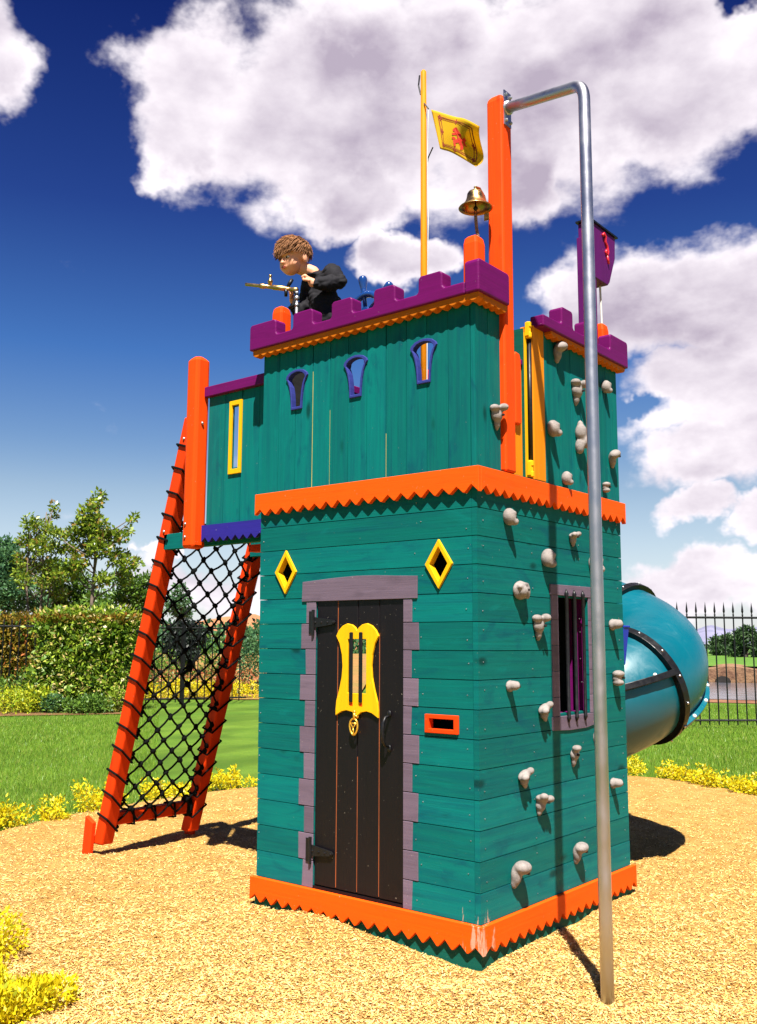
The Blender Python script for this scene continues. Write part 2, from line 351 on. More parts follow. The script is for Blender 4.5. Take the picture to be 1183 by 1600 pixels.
# zigzag bands
def zig(u0,u1,zt,zv,zb,n):
    p=[(u0,zt)]; pitch=(u1-u0)/n
    p.append((u0,zb+.004))
    for i in range(n):
        a=u0+i*pitch
        if i>0: p+= [(a-.005,zb),(a+.005,zb)] 
        p.append((a+pitch*.5,zv+random.uniform(-.003,.003)))
    p+=[(u1,zb),(u1,zt)]
    return p
for zt,nm in ((2.373,0),(.189,1)):
    mb=MB(); mb.prism(zig(-W-.026+TAP(zt)*(nm==1),.0285,zt,zt-.094,zt-.130,18),'xz',-.0285,-.001); P(mb,'zigzag_band',M['orange_h'],H,bevel=.002,seg=1)
    mb=MB(); mb.prism(zig(.0003,D+.026,zt+.0005,zt-.094,zt-.130,19),'yz',.001,.0275); P(mb,'zigzag_band',M['orange_h'],H,bevel=.002,seg=1)
mb=MB(); mb.box((-W+.022,-.006,-.12),(.006,-.0008,.10)); mb.box((.0008,-.004,-.12),(.0065,D+.004,.10)); P(mb,'base_skirt',M['skirt'],H)
# gold scallops + purple battlements
def scallop(u0,u1,zt,zb,pitch=.062):
    p=[(u0,zt)]; n=round((u1-u0)/pitch); 
    for i in range(n*6+1):
        t=i/(n*6); p.append((u0+(u1-u0)*t,zb+.017*(1-abs(math.sin(PI*n*t)))-.004))
    p.append((u1,zt)); return p
mb=MB(); mb.prism(scallop(-W-.05,.052,3.262,3.218),'xz',-.050,-.002); P(mb,'scalloped_trim',M['gold_trim'],H,bevel=.004)
mb=MB(); mb.prism(scallop(-.0005,.231,3.2615,3.218),'yz',.002,.0505); P(mb,'scalloped_trim',M['gold_trim'],H,bevel=.004)
mb=MB(); mb.prism(scallop(.70,1.66,3.2615,3.218),'yz',.002,.0505); P(mb,'scalloped_trim',M['gold_trim'],H,bevel=.004)
def battl(u0,u1,gap,top,zb,mer,rr=.012):
    p=[(u0,zb),(u1,zb)]; u=u1
    ms=sorted(mer,reverse=True); pts=[]
    cur=None
    for (a,b) in ms:
        b2=min(b,u1); a2=max(a,u0)
        if b2<u1-1e-6: 
            if not pts: pts.append((u1,gap))
            pts+=[(b2+.012,gap),(b2,gap+.012)]
        pts+=[(b2,top-.014),(b2-.014,top)]
        pts+=[(a2+.014,top),(a2,top-.014)]
        if a2>u0+1e-6: pts+=[(a2,gap+.012),(a2-.012,gap)]
    if ms[-1][0]>u0+1e-6: pts.append((u0,gap))
    return p+pts
zb,zg,zt=3.258,3.322,3.418
fm=[(-1.60,-1.375),(-1.235,-1.075),(-.93,-.775),(-.62,-.47),(-.315,-.16)]
mb=MB(); mb.prism(battl(-1.60,-.0215,zg,zt,zb,fm),'xz',-.066,.022); P(mb,'battlement',M['purple'],H,bevel=.012,seg=3)
mb=MB(); mb.prism(battl(-.067,.232,zg,zt+.012,zb-.001,[(-.067,.232)]),'yz',-.0205,.066); P(mb,'battlement',M['purple'],H,bevel=.012,seg=3)
mb=MB(); mb.prism(battl(.585,1.675,zg-.01,zt,zb-.012,[(.80,.935),(1.11,1.245),(1.425,1.675)]),'yz',-.0205,.066); P(mb,'battlement',M['purple'],H,bevel=.012,seg=3)
mb=MB(); mb.prism(battl(.023,.40,zg,zt,zb,[(.023,.15),(.28,.40)]),'yz',-1.60,-1.513); mb.box((-1.59,.402,3.161),(-1.50,D-.03,3.215)); P(mb,'battlement',M['purple'],H,bevel=.012,seg=3)
mb=MB(); mb.prism(battl(-1.512,-.0215,zg,zt,zb,[(-1.512,-1.375),(-1.235,-1.075),(-.93,-.775),(-.62,-.47),(-.315,-.16)]),'xz',D-.025,D+.06); P(mb,'battlement',M['purple'],H,bevel=.012,seg=3)
# corner posts with rounded tops
def post(x0,x1,y0,y1,z0,z1,name,mat,bev=.012,cone=.03):
    mb=MB(); cx,cy=(x0+x1)/2,(y0+y1)/2; k=.68
    vs=[]
    for z,s in ((z0,1),(z1-cone,1),(z1-cone*.35,.88),(z1,k*.8)):
        for a,b in ((x0,y0),(x1,y0),(x1,y1),(x0,y1)): vs.append((cx+(a-cx)*s,cy+(b-cy)*s,z))
    fs=[(3,2,1,0),(12,13,14,15)]+[(i*4+j,i*4+(j+1)%4,i*4+4+(j+1)%4,i*4+4+j) for i in range(3) for j in range(4)]
    mb.add(vs,fs); return P(mb,name,mat,H,bevel=bev,seg=2)
post(-.105,-.018,.045,.135,2.35,3.625,'corner_post',M['orange_z'],cone=.05)
post(-1.525,-1.44,.045,.135,2.35,3.555,'corner_post',M['orange_z'],cone=.05)
post(-.115,-.03,1.53,1.615,2.35,3.545,'corner_post',M['orange_z'],cone=.05)
post(-1.525,-1.44,1.53,1.6,2.35,3.5,'corner_post',M['orange_z'],cone=.05)
o=post(-.068,.030,.235,.335,2.381,4.485,'tall_post',M['orange_z'],bev=.012,cone=.04)
mb=MB(); 
mb.prism([(.372,2.66),(.43,2.66),(.437,2.68),(.437,3.02),(.425,3.055),(.385,3.06),(.372,3.045)],'yz',-.04,.008); P(mb,'short_rail',M['orange_z'],H,bevel=.012,seg=3)
mb=MB(); vboards(mb,'yz',.340,.474,-.034,-.014,2.38,3.0,w=.067); P(mb,'inner_panel',M['amber'],H)
mb=MB(); mb.box((-.06,.338,3.001),(-.004,.474,3.035)); P(mb,'inner_panel_cap',M['purple'],H,bevel=.006)
mb=MB(); mb.box((-.62,.478,2.385),(-.006,.488,3.215)); g=P(mb,'gate',M['skirt'],H)
mb=MB(); mb.box((-.035,.4885,2.39),(-.012,.530,3.2)); mb.box((-.6,.4885,2.39),(-.036,.5,3.2)); P(mb,'gate_lining',M['yellow'],g)
mb=MB(); mb.tube([(-.004,.545,2.42),(-.004,.545,3.18)],.012); mb.box((-.05,.531,2.39),(-.03,.575,3.2)); P(mb,'gate_gap_shade',M['iron'],g,smooth=True)  # black tube and board stand in for the shadowed gap beside the jamb
for z in (3.17,2.39):
    mb=MB(); mb.lathe([(.012,0),(.019,.004),(.019,.03),(.014,.034),(.014,.06),(.019,.064),(.019,.09),(.01,.094)],(.0,.532,z),n=12); mb.box((-.01,.51,z+.01),(.012,.522,z+.085)); P(mb,'gate_hinge',M['yellow'],g,bevel=.002)
mb=MB(); mb.box((-.075,.565,2.382),(.006,.692,3.257)); P(mb,'door_jamb',M['amber'],H,bevel=.006)
# ---- front door
d=P(MB(),'door',M['door'],H) if False else None
mb=MB(); xs=[-1.0745,-.9195,-.7735,-.6255,-.4605]
for i in range(4): mb.box((xs[i]+.0022,.006+random.uniform(0,.0015),.208),(xs[i+1]-.0022,.030,1.735))
d=P(mb,'door',M['door'],H,bevel=.003)
PO=[(-.149,-.030),(-.131,0),(-.104,.024),(-.07,.037),(-.035,.030),(-.012,.015),(0,-.002)]
left=[(0,-.457),(-.03,-.432),(-.07,-.425),(-.105,-.432),(-.135,-.448),(-.1485,-.456),(-.1485,-.42),(-.143,-.375),(-.122,-.31),(-.107,-.25),(-.1015,-.19),(-.107,-.13),(-.124,-.07)]
full=left+PO; prof=[(x,z) for x,z in full]
ol=prof+[(-x,z) for x,z in reversed(prof[1:-1])]
ol=[(-.770+x,1.585+z-.02) for x,z in ol]
mb=MB(); mb.prism(ol,'xz',-.008,.0055); pl=P(mb,'door_plate',M['yellow'],d)
hole=rect(-.835,-.705,1.232,1.518)
cut(pl,[(hole,'xz',-.1,.1)]); cut(d,[(hole,'xz',-.1,.1)])
m=d.modifiers.new('Bevel','BEVEL'); m.width=.002; m.segments=1; m.limit_method='ANGLE'
m=pl.modifiers.new('Bevel','BEVEL'); m.width=.002; m.segments=1; m.limit_method='ANGLE'
for cx in (-.805,-.738):
    mb=MB(); mb.box((cx-.012,-.018,1.185),(cx+.012,-.0085,1.555)); P(mb,'window_bar',M['iron'],d,bevel=.005)
    mb=MB(); mb.box((cx-.010,-.006,1.165),(cx+.010,-.0085,1.183)); P(mb,'bar_foot',M['orange_z'],d)
mb=MB(); mb.box((-1.076,.0305,.2),(-.46,.033,1.74))
for q_,z_,w_ in ((xs[1],1.735,.0020),(xs[2],.9,.0016),(xs[3],1.55,.0022)): mb.box((q_-w_,.0098,.215),(q_+w_,.0295,z_))
dr=P(mb,'door_backing',M['door_slit_light'],d); cut(dr,[(hole,'xz',-.1,.1)])
# knocker
mb=MB(); pts=[(-.775+.027*math.sin(t)*(1.0+.12*math.cos(t)),-.022,1.058+.042*math.cos(t)) for t in [2*PI*k/20 for k in range(20)]]
mb.tube(pts,.0055,8,closed=True); mb.tube([(-.795,-.024,1.075),(-.775,-.026,1.05),(-.757,-.024,1.078)],.004,6); mb.tube([(-.775,-.026,1.05),(-.773,-.024,1.018)],.004,6)
mb.box((-.79,-.026,1.072),(-.76,-.020,1.080)); mb.lathe([(.014,0),(.014,.008),(.006,.012),(.006,.022)],(-.772,.005,1.112),(0,-1,0),12); mb.tube([(-.772,-.02,1.13),(-.772,-.022,1.098)],.008,8); mb.ball((-.772,-.02,1.136),.009,8)
P(mb,'knocker',M['goldpaint'],d,smooth=True)
# handle
mb=MB(); mb.tube([(-.551,-.002,1.125),(-.553,-.032,1.118),(-.556,-.046,1.09),(-.558,-.05,1.045),(-.556,-.046,1.00),(-.553,-.03,.975),(-.551,-.002,.968)],[.006,.008,.010,.011,.010,.008,.006],10)
mb.ball((-.551,-.002,1.135),(.014,.006,.018),10); mb.ball((-.551,-.002,.960),(.014,.006,.018),10); P(mb,'door_handle',M['iron'],d,smooth=True)
for z in (1.61,.385):
    mb=MB(); mb.box((-1.122,-.010,z-.062),(-1.092,-.005,z+.062)); mb.tube([(-1.088,-.012,z-.07),(-1.088,-.012,z+.07)],.009,8)
    mb.prism([(-1.085,z-.03),(-.94,z-.012),(-.925,z),(-.94,z+.012),(-1.085,z+.03)],'xz',-.011,-.001)
    for dx in (0,.045,.09,.13): mb.ball((-1.07+dx,-.012,z),.006,6)
    P(mb,'hinge',M['iron'],d)
# door surround : painted quoins following the boards
mb=MB()
rows=[]; z=.189
while z<1.72: rows.append(z); z+=BH
for i,z in enumerate(rows):
    k=len(rows)-1-i; wide=k%2==1; hi=min(z+BH,1.724)
    j=lambda:random.uniform(-.004,.004)
    a=(-1.187 if wide else -1.148)+j(); mb.prism([(a+j(),z+.002),(-1.0765,z+.002),(-1.0765,hi-.002),(a+j(),hi-.002)],'xz',-.0045,.004)
    b=(-.362 if wide else -.404)+j(); mb.prism([(-.4585,z+.002),(b+j(),z+.002),(b+j(),hi-.002),(-.4585,hi-.002)],'xz',-.0045,.004)
mb.prism([(-1.182,1.727),(-.368,1.727),(-.366,1.842),(-.50,1.848),(-.64,1.856),(-.78,1.858),(-.95,1.852),(-1.178,1.838)],'xz',-.0075,.004)
P(mb,'door_surround',M['mauve'],H,bevel=.0015,seg=1)
mb=MB(); mb.box((-1.078,.001,.186),(-.457,.034,.203)); P(mb,'threshold',M['door'],H)
# diamond windows
for cx,cz in ((-1.312,1.9),(-.229,1.896)):
    mb=MB(); mb.ring(diamond(cx,cz,.085,.127),diamond(cx,cz,.056,.088),'xz',-.014,.028); P(mb,'diamond_window_frame',M['yellow'],H,bevel=.003)
mb=MB(); mb.ring(rect(-.316,-.116,1.056,1.147),rect(-.291,-.141,1.077,1.126),'xz',-.014,.028); P(mb,'letter_slot_frame',M['orange_leg'],H,bevel=.003)
for cx in ARCH:
    mb=MB(); mb.ring(arch(cx,1.0),arch(cx,.78),'xz',-.012,.026); f=P(mb,'arched_window_frame',M['arch_blue'],H,bevel=.003)
# barred side window
mb=MB(); rowz=[1.107,1.21,1.35,1.49,1.63,1.765]
for a,b in zip(rowz[:-1],rowz[1:]):
    mb.box((-.002,.722,a+.001),(.0062,.796,b-.001)); mb.box((-.002,1.159,a+.001),(.0062,1.235,b-.001))
mb.prism([(.712,1.765),(1.248,1.765),(1.248,1.828),(.712,1.822)],'yz',-.002,.0085)
mb.prism([(.712,1.106),(1.248,1.106),(1.25,1.045),(1.1,1.028),(.9,1.026),(.712,1.035)],'yz',-.002,.0085)
wf=P(mb,'barred_window_frame',M['mauve'],H,bevel=.0015,seg=1)
for y in (.872,.965,1.068):
    mb=MB(); mb.tube([(.016,y,1.070),(.018,y,1.095),(.018,y,1.10),(.018,y,1.762),(.018,y,1.775),(.016,y,1.80)],[.003,.013,.010,.010,.013,.003],8); P(mb,'window_bar',M['iron'],wf,smooth=True)
mb=MB()
for y in (.798,1.15): mb.box((-.09,y,1.115),(-.031,y+.006,1.76))
mb.box((-.09,.80,1.11),(-.031,1.155,1.117)); P(mb,'window_reveal',M['purple'],H)
mb=MB()
for y in (1.19,1.31): mb.box((-.16,y,.0),(-.12,y+.045,2.2))
for k in range(7): mb.box((-.155,1.235,.25+k*.28),(-.125,1.31,.28+k*.28))
P(mb,'inner_ladder',M['purple'],H)
# nail heads
mb=MB()
for i,z in enumerate(rows+[rows[-1]+BH*k for k in range(1,5)]):
    for u in (-.06,-1.50,-.34 if i%2 else -.38):
        if z<2.2: mb.ball((u+random.uniform(-.008,.008),-.001,z+.035+random.uniform(0,.07)),.0032,6)
    for u in (.05,.52,1.06,1.57):
        if z<2.2: mb.ball((.001,u+random.uniform(-.01,.01),z+.035+random.uniform(0,.07)),.0032,6)
tag(P(mb,'nail_heads',M['steel'],H),kind='stuff')
# ---- climbing holds
def hold(y,z,kind,s=1.,rot=0.,flip=1):
    R=Matrix.Rotation(rot,3,'X'); mb=MB(); g=lambda a,b,c:R@V((a,b*flip,c))*s
    def e(c,r): mb.ball(g(*c),tuple(v*s for v in r),14,R)
    if kind=='jug': e((.022,0,.012),(.032,.050,.022)); e((.045,-.030,.022),(.022,.024,.018)); e((.045,.030,.018),(.022,.024,.018)); e((.012,0,-.020),(.022,.034,.03)); e((.008,0,-.045),(.014,.018,.026))
    elif kind=='cone': e((.020,-.025,.035),(.026,.026,.018)); e((.040,.024,.038),(.028,.024,.020)); e((.015,0,.0),(.024,.038,.034)); e((.010,.004,-.035),(.016,.020,.032)); e((.006,.006,-.058),(.010,.011,.016))
    elif kind=='knob': e((.030,0,.020),(.034,.034,.020)); e((.022,0,-.004),(.026,.026,.022)); e((.026,.004,-.026),(.032,.030,.018))
    elif kind=='egg': e((.022,0,.008),(.036,.036,.046)); e((.040,.012,-.020),(.026,.020,.020)); e((.048,.006,.024),(.012,.018,.012))
    elif kind=='shell': e((.012,0,.0),(.022,.060,.045)); e((.034,-.012,-.004),(.022,.03,.028)); e((.03,.030,-.006),(.016,.016,.040)); e((.036,-.034,.018),(.014,.02,.012)); e((.028,.0,.026),(.016,.05,.010))
    elif kind=='peak': e((.018,-.004,.030),(.026,.030,.036)); e((.034,.018,-.010),(.034,.028,.026)); e((.050,.042,-.022),(.026,.024,.014)); e((.014,-.012,-.030),(.020,.022,.034)); e((.016,-.006,.060),(.014,.014,.024))
    elif kind=='nub': e((.030,0,.004),(.046,.026,.028)); e((.010,0,0),(.020,.034,.034)); e((.052,.002,.012),(.018,.022,.018))
    elif kind=='hook': e((.034,.0,.020),(.034,.040,.026)); e((.014,-.012,-.008),(.022,.024,.040)); e((.006,-.012,-.038),(.014,.018,.024))
    o=mb.build('climbing_hold',M['hold'],H); remesh(o,.0055*max(.8,s),4,.5)
    o.location=(.001,y,z); keep(o)
    hb=MB(); hp=g({'knob':.062,'nub':.072,'jug':.055,'egg':.058,'shell':.055,'cone':.05,'peak':.05,'hook':.06}[kind]*.92,.010,.0)
    hb.lathe([(.0065,-.02),(.0065,.004)],hp,(1,0,0),10); q=hb.build('bolt',M['hole'],o)
    return o
HO=[(.214,2.675,'cone',.95,.1,1),(.885,3.18,'hook',1.0,.25,1),(1.10,2.99,'cone',1.1,-.1,1),(.795,2.70,'egg',.95,.3,1),(1.13,2.70,'peak',1.25,0,1),(.945,2.44,'egg',.78,0,1),(1.56,2.66,'hook',.95,.5,1),(1.485,3.09,'egg',.8,0,1),(1.445,2.46,'knob',.7,0,1),
(.315,2.15,'egg',.9,.2,1),(1.02,2.115,'jug',.72,.2,1),(.70,1.965,'egg',1.0,-.2,1),(.425,1.785,'shell',1.0,.1,1),(.605,1.605,'cone',1.0,.0,1),(.316,1.297,'nub',.8,0,1),(.645,1.16,'jug',.85,.5,-1),(.978,.905,'cone',.85,0,-1),(.43,.84,'jug',.85,.45,-1),(.60,.70,'jug',.95,-.2,1),(.99,.39,'hook',1.0,.1,1),(.355,.39,'hook',1.15,-.1,1),
(1.50,1.625,'nub',.95,0,1),(1.515,1.31,'knob',1.0,0,1),(1.455,.70,'nub',.85,0,1),(1.262,1.97,'egg',1.1,0,1),(1.255,.97,'egg',.8,0,1)]
for h in HO: hold(h[0]-.045,h[1]-.012,h[2],h[3]*1.12,h[4],h[5])
# ---- balcony at the left with its walls, blue zigzag, tall orange post
YB=.12; XB=-2.19
mb=MB(); vboards(mb,'xz',XB+.02,-W+.0,YB,YB+.018,2.235,3.10,w=.15,wide=(1,)); o=P(mb,'balcony_wall',M['teal_v'],H); cut(o,[(rect(-1.942,-1.868,2.60,3.0),'xz',-.1,.5)])
mb=MB(); mb.box((XB,YB-.03,3.095),(-W+.02,YB+.06,3.165)); P(mb,'balcony_rail',M['purple'],H,bevel=.006)
mb=MB(); mb.prism(zig(XB+.01,-1.538,2.245,2.165,2.135,9),'xz',YB-.028,YB-.001); P(mb,'balcony_zigzag_band',M['blue'],H)
mb=MB(); mb.ring(rect(-1.962,-1.848,2.558,3.035),rect(-1.938,-1.872,2.59,3.005),'xz',YB-.012,YB+.002); P(mb,'slit_window_frame',M['yellow'],H,bevel=.002)
o=post(XB-.112,XB-.002,.03,.14,2.098,3.375,'balcony_post',M['orange_z'],bev=.022,cone=.03)
for x,y,z in ((XB-.056,.028,2.17),(XB-.056,.028,2.255)):
    mb=MB(); mb.ball((x-.02,y,z),.010,8); P(mb,'bolt',M['steel'],o,smooth=True)
mb=MB(); mb.ball((XB+.002,.08,2.92),.010,8); P(mb,'bolt',M['steel'],o,smooth=True)
post(XB-.10,XB-.0,1.0,1.10,2.098,3.2,'balcony_post',M['orange_z'],bev=.02,cone=.02)
mb=MB(); mb.box((XB-.12,YB+.03,2.235),(-W,1.12,2.265)); P(mb,'balcony_floor',M['dark_inside'],H)
for y in (.20,.935):
    mb=MB(); mb.box((-2.70 if y<.5 else -2.62,y,2.125),(-W,y+.045,2.232)); P(mb,'beam',M['teal_h'],H,bevel=.003)
mb=MB(); mb.box((-2.3,.62,2.12),(-W-.002,.70,2.17)); P(mb,'cross_beam',M['orange_leg'],H,bevel=.003); mb=MB(); mb.box((XB-.1,1.06,2.95),(-W,1.09,3.02)); P(mb,'cross_beam',M['orange_leg'],H,bevel=.003)
# ------------------------------------------------------------------ sliding pole
T=empty('fire_pole',(.641,-.01,0),'tall bent galvanised steel sliding pole arching from the orange post to the mulch','sliding pole')
a=V((.042,.285,4.405)); b=V((.641,-.010,4.170)); dr_=(b-a).normalized(); pts=[a,a+dr_*.25,a+dr_*.5]
L=(b-a).length; R_=.085
for k in range(9):
    t=k/8; p0=b-dr_*R_; p2=b-V((0,0,R_)); pts.append(p0*(1-t)**2+b*2*t*(1-t)+p2*t*t)
pts+=[V((.641,-.01,z)) for z in (3.5,2.5,1.5,.5,-.15)]
mb=MB(); mb.tube(pts,.0285,20); P(mb,'pole',M['steel'],T,smooth=True)
mb=MB(); mb.box((.0305,.252,4.30),(.0365,.322,4.50)); mb.lathe([(.038,0),(.038,.012),(.031,.02)],(.036,.286,4.405),(1,-.4,-.3),16)
for y,z in ((.265,4.325),(.31,4.325),(.265,4.475),(.31,4.475)): mb.lathe([(.009,0),(.009,.01),(.004,.014)],(.036,y,z),(1,0,0),6)
P(mb,'wall_flange',M['steel'],T)
# ------------------------------------------------------------------ flag pole with flag
FX,FY=-1.43,1.50
T=empty('flag_pole',(FX,FY,2.35),'slim amber flagpole flying a small yellow flag at the back of the castle','flagpole')
mb=MB(); mb.tube([(FX,FY,2.36),(FX,FY,4.2),(FX,FY,5.80),(FX,FY,5.815)],[.027,.026,.022,.012],10); P(mb,'pole',M['amber'],T,smooth=True)
mb=MB(); mb.tube([(FX-.03,FY-.01,5.78),(FX-.04,FY-.01,5.70),(FX-.02,FY-.01,5.62)],.006,6); P(mb,'pulley',M['iron'],T)
mb=MB(); mb.tube([(FX+.02,FY-.02,5.53),(FX+.06,FY-.02,5.47)],.005,6); P(mb,'halyard_clip',M['iron'],T); mb=MB(); mb.tube([(FX+.10,FY-.02,5.15),(FX+.055,FY-.02,5.08),(FX+.05,FY-.02,5.05)],.005,6); P(mb,'halyard_clip',M['iron'],T)
mb=MB(); mb.tube([(FX+.06,FY-.02,5.46),(FX+.052,FY-.025,5.08),(FX+.055,FY-.02,4.6),(FX+.045,FY-.02,4.0),(FX+.04,FY-.02,3.3)],.004,6); P(mb,'halyard',M['whiterope'],T)
TL=V((FX+.085,0,5.455)); BLc=V((FX+.165,0,5.115)); TR=V((-.875,0,5.125)); BR=V((-.965,0,4.885))
def flagp(u,v,off=0.):
    p=TL.lerp(TR,u).lerp(BLc.lerp(BR,u),v)
    p.z+= .012*math.sin(PI*u)*(v) + .020*math.sin(PI*u)*(1-v)
    w=.05*math.sin(u*6.0+v*2.6)*u**.6
    fold=.10*max(0,u-.5)*math.sin((v-.3)*5)
    return V((p.x- .05*math.sin(v*2.2)*u*u*(1-v),FY-.02+w+fold-off,p.z))
def cloth(u0,u1,v0,v1,n,m,off,name,mat,par):
    mb=MB(); vs=[flagp(u0+(u1-u0)*i/n,v0+(v1-v0)*j/m,off) for j in range(m+1) for i in range(n+1)]
    mb.add(vs,[(j*(n+1)+i,j*(n+1)+i+1,(j+1)*(n+1)+i+1,(j+1)*(n+1)+i) for j in range(m) for i in range(n)]); return mb
mb=cloth(0,1,0,1,28,16,0,0,0,0); fm_=plain('yellow_flag_cloth',(.95,.60,.004),.8,nscale=4,nv=.06)
tr=fm_.node_tree; q=tr.nodes.new('ShaderNodeBsdfTranslucent'); q.inputs[0].default_value=(.95,.6,.01,1); ms=tr.nodes.new('ShaderNodeMixShader'); ms.inputs[0].default_value=.45
tr.links.new(tr.nodes['Principled BSDF'].outputs[0],ms.inputs[1]); tr.links.new(q.outputs[0],ms.inputs[2]); tr.links.new(ms.outputs[0],tr.nodes['Material Output'].inputs[0])
F=P(mb,'flag',fm_,T,smooth=True); sm=F.modifiers.new('t','SOLIDIFY'); sm.thickness=.001
redm=plain('dark_red_flag_print',(.33,.035,.006),.8); redl=plain('bright_red_flag_print',(.75,.03,.006),.8)
mb=MB()
for off in (.0035,-.0035):
    for k,(i0,w_) in enumerate(((.10,.017),(.145,.012))):
        for (a0,a1,b0,b1) in ((i0,1-i0,i0*1.1,i0*1.1+w_*1.3),(i0,1-i0,1-i0*1.1-w_*1.3,1-i0*1.1),(i0,i0+w_,i0*1.1,1-i0*1.1),(1-i0-w_,1-i0,i0*1.1,1-i0*1.1)):
            c=cloth(a0,a1,b0,b1,24 if a1-a0>.2 else 1,12 if b1-b0>.2 else 1,off,0,0,0); mb.add(c.v,c.f)
    for (u,v) in ((.14,.5),(.5,.88),(.86,.5),(.5,.13),(.14,.15),(.14,.86),(.86,.86)):
        c=cloth(u-.035,u+.035,v-.02,v+.02,3,2,off,0,0,0); mb.add(c.v,c.f); c=cloth(u-.012,u+.012,v-.075,v+.075,2,3,off,0,0,0); mb.add(c.v,c.f)
P(mb,'flag_border',redm,F)
LION=[[(.50,.30),(.56,.28),(.60,.33),(.66,.40),(.68,.52),(.65,.60),(.60,.56),(.56,.46),(.52,.42),(.50,.38)],[(.47,.33),(.51,.31),(.52,.40),(.47,.42),(.44,.38),(.46,.37)],[(.44,.47),(.53,.43),(.56,.48),(.48,.52),(.44,.52)],
[(.57,.55),(.65,.56),(.69,.66),(.66,.78),(.62,.80),(.63,.70),(.58,.62)],[(.48,.64),(.58,.57),(.62,.62),(.54,.70),(.54,.78),(.50,.80),(.49,.72)],[(.68,.50),(.72,.42),(.75,.46),(.71,.56),(.74,.62),(.70,.64),(.67,.57)],[(.49,.56),(.45,.58),(.44,.62),(.49,.63),(.55,.56)]]
mb=MB()
for off in (.004,-.004):
    for poly in LION:
        cx=sum(p[0] for p in poly)/len(poly); cy=sum(p[1] for p in poly)/len(poly)
        vs=[flagp(cx,cy,off)]+[flagp(u,v,off) for u,v in poly]; n=len(poly); mb.add(vs,[(0,i+1,(i+1)%n+1) for i in range(n)])
P(mb,'flag_lion',redl,F)
# ------------------------------------------------------------------ bell
bx,by,bz=-.075,.128,3.80
T=empty('bell',(bx,by,bz),'small brass ship bell with braided pull rope hanging beside the tall orange post','bell')
BS=lambda pr:[(r_*1.12,h_*.82) for r_,h_ in pr]
mb=MB(); mb.lathe(BS([(.020,.118),(.034,.112),(.040,.098),(.043,.07),(.050,.045),(.062,.022),(.079,.006),(.082,0),(.078,-.002),(.058,.018),(.046,.042),(.039,.066),(.036,.096),(.02,.106)]),(bx,by,bz),n=32,cap=False)
mb.lathe(BS([(.012,.112),(.012,.13),(.005,.134),(.005,.142),(.009,.146),(.005,.152)]),(bx,by,bz),n=12); P(mb,'bell_cup',M['brass'],T,smooth=True)
mb=MB(); mb.tube([(bx,by,bz+.120),(bx+.0,by+.04,bz+.128),(bx-.0,by+.085,bz+.10),(bx+.005,by+.108,bz+.02)],.007,8); mb.box((bx-.012,by+.100,bz-.03),(bx+.02,by+.1065,bz+.06)); P(mb,'bracket',M['brass'],T)
mb=MB(); mb.tube([(bx,by,bz+.09),(bx,by,bz+.01)],.004,6); mb.ball((bx,by,bz),.013,10); mb.tube([(bx+.009*math.cos(t),by,bz-.026+.014*math.sin(t)) for t in [k*PI/5 for k in range(10)]],.002,6,closed=True); P(mb,'clapper',M['iron'],T)
mb=MB(); n=60
for s in range(3):
    pp=[]
    for k in range(n+1):
        t=k/n; a=t*34+s*2.09; pp.append((bx+.014*t*t+.0045*math.cos(a),by+.012*t*t+.0045*math.sin(a),bz-.038-.155*t))
    mb.tube(pp,.0052,6)
P(mb,'pull_rope',M['brownrope'],T); mb=MB(); mb.tube([(bx+.012,by+.01,bz-.19),(bx+.028,by+.02,bz-.235)],[.008,.010],8); P(mb,'rope_tassel',M['whiterope'],T)
# ------------------------------------------------------------------ ship's wheel
wc=V((-.895,.20,3.415))
T=empty('ship_wheel',wc,'blue toy ship steering wheel with turned handles behind the front battlement','steering wheel')
mb=MB(); mb.tube([wc+V((.118*math.cos(t),0,.118*math.sin(t))) for t in [2*PI*k/40 for k in range(40)]],.021,10,closed=True); P(mb,'rim',M['bluegloss'],T,smooth=True)
mb=MB(); mb.lathe([(.035,-.02),(.04,-.01),(.04,.01),(.035,.02)],wc,(0,1,0),18); P(mb,'hub',M['bluegloss'],T)
for k in range(6):
    t=rad(97+60*k); d_=V((math.cos(t),0,math.sin(t)))
    mb=MB(); mb.lathe([(.012,.03),(.012,.12),(.020,.135),(.015,.145),(.018,.16),(.025,.20),(.0265,.222),(.021,.234),(.009,.240)],wc,d_,12); P(mb,'handle_spoke',M['bluegloss'],T,smooth=True)
mb=MB(); mb.box((wc.x-.03,wc.y+.02,2.345),(wc.x+.03,wc.y+.07,wc.z+.03)); P(mb,'wheel_stand',M['dark_inside'],T)
# ------------------------------------------------------------------ purple pennant box post
T=empty('purple_post_box',(-.1,1.48,2.35),'purple post topped by a tapered purple box with a red emblem above the climbing wall','post')
mb=MB(); mb.box((-.150,1.425,2.36),(-.06,1.515,4.10)); P(mb,'post',M['purple_z'],T,bevel=.004)
q=[(1.44,4.20),(1.80,4.20),(1.79,4.05),(1.70,3.86),(1.67,3.83),(1.44,3.83)]
mb=MB(); mb.prism(q,'yz',-.145,-.055); bxo=P(mb,'box',M['purple_z'],T,bevel=.006)
mb=MB(); mb.box((-.155,1.425,4.2005),(-.045,1.82,4.212)); P(mb,'box_rim',M['iron'],bxo)
mb=MB()
e_=[(1.60,4.15),(1.62,4.17),(1.645,4.155),(1.635,4.12),(1.66,4.10),(1.675,4.06),(1.66,4.03),(1.64,4.05),(1.66,4.07)]; mb.tube([(-.05,a,b) for a,b in e_],.010,6); mb.tube([(-.05,1.66,4.03),(-.05,1.68,3.98)],.009,6)
P(mb,'box_emblem',plain('red_emblem_paint',(.75,.02,.04),.4),bxo,smooth=True)
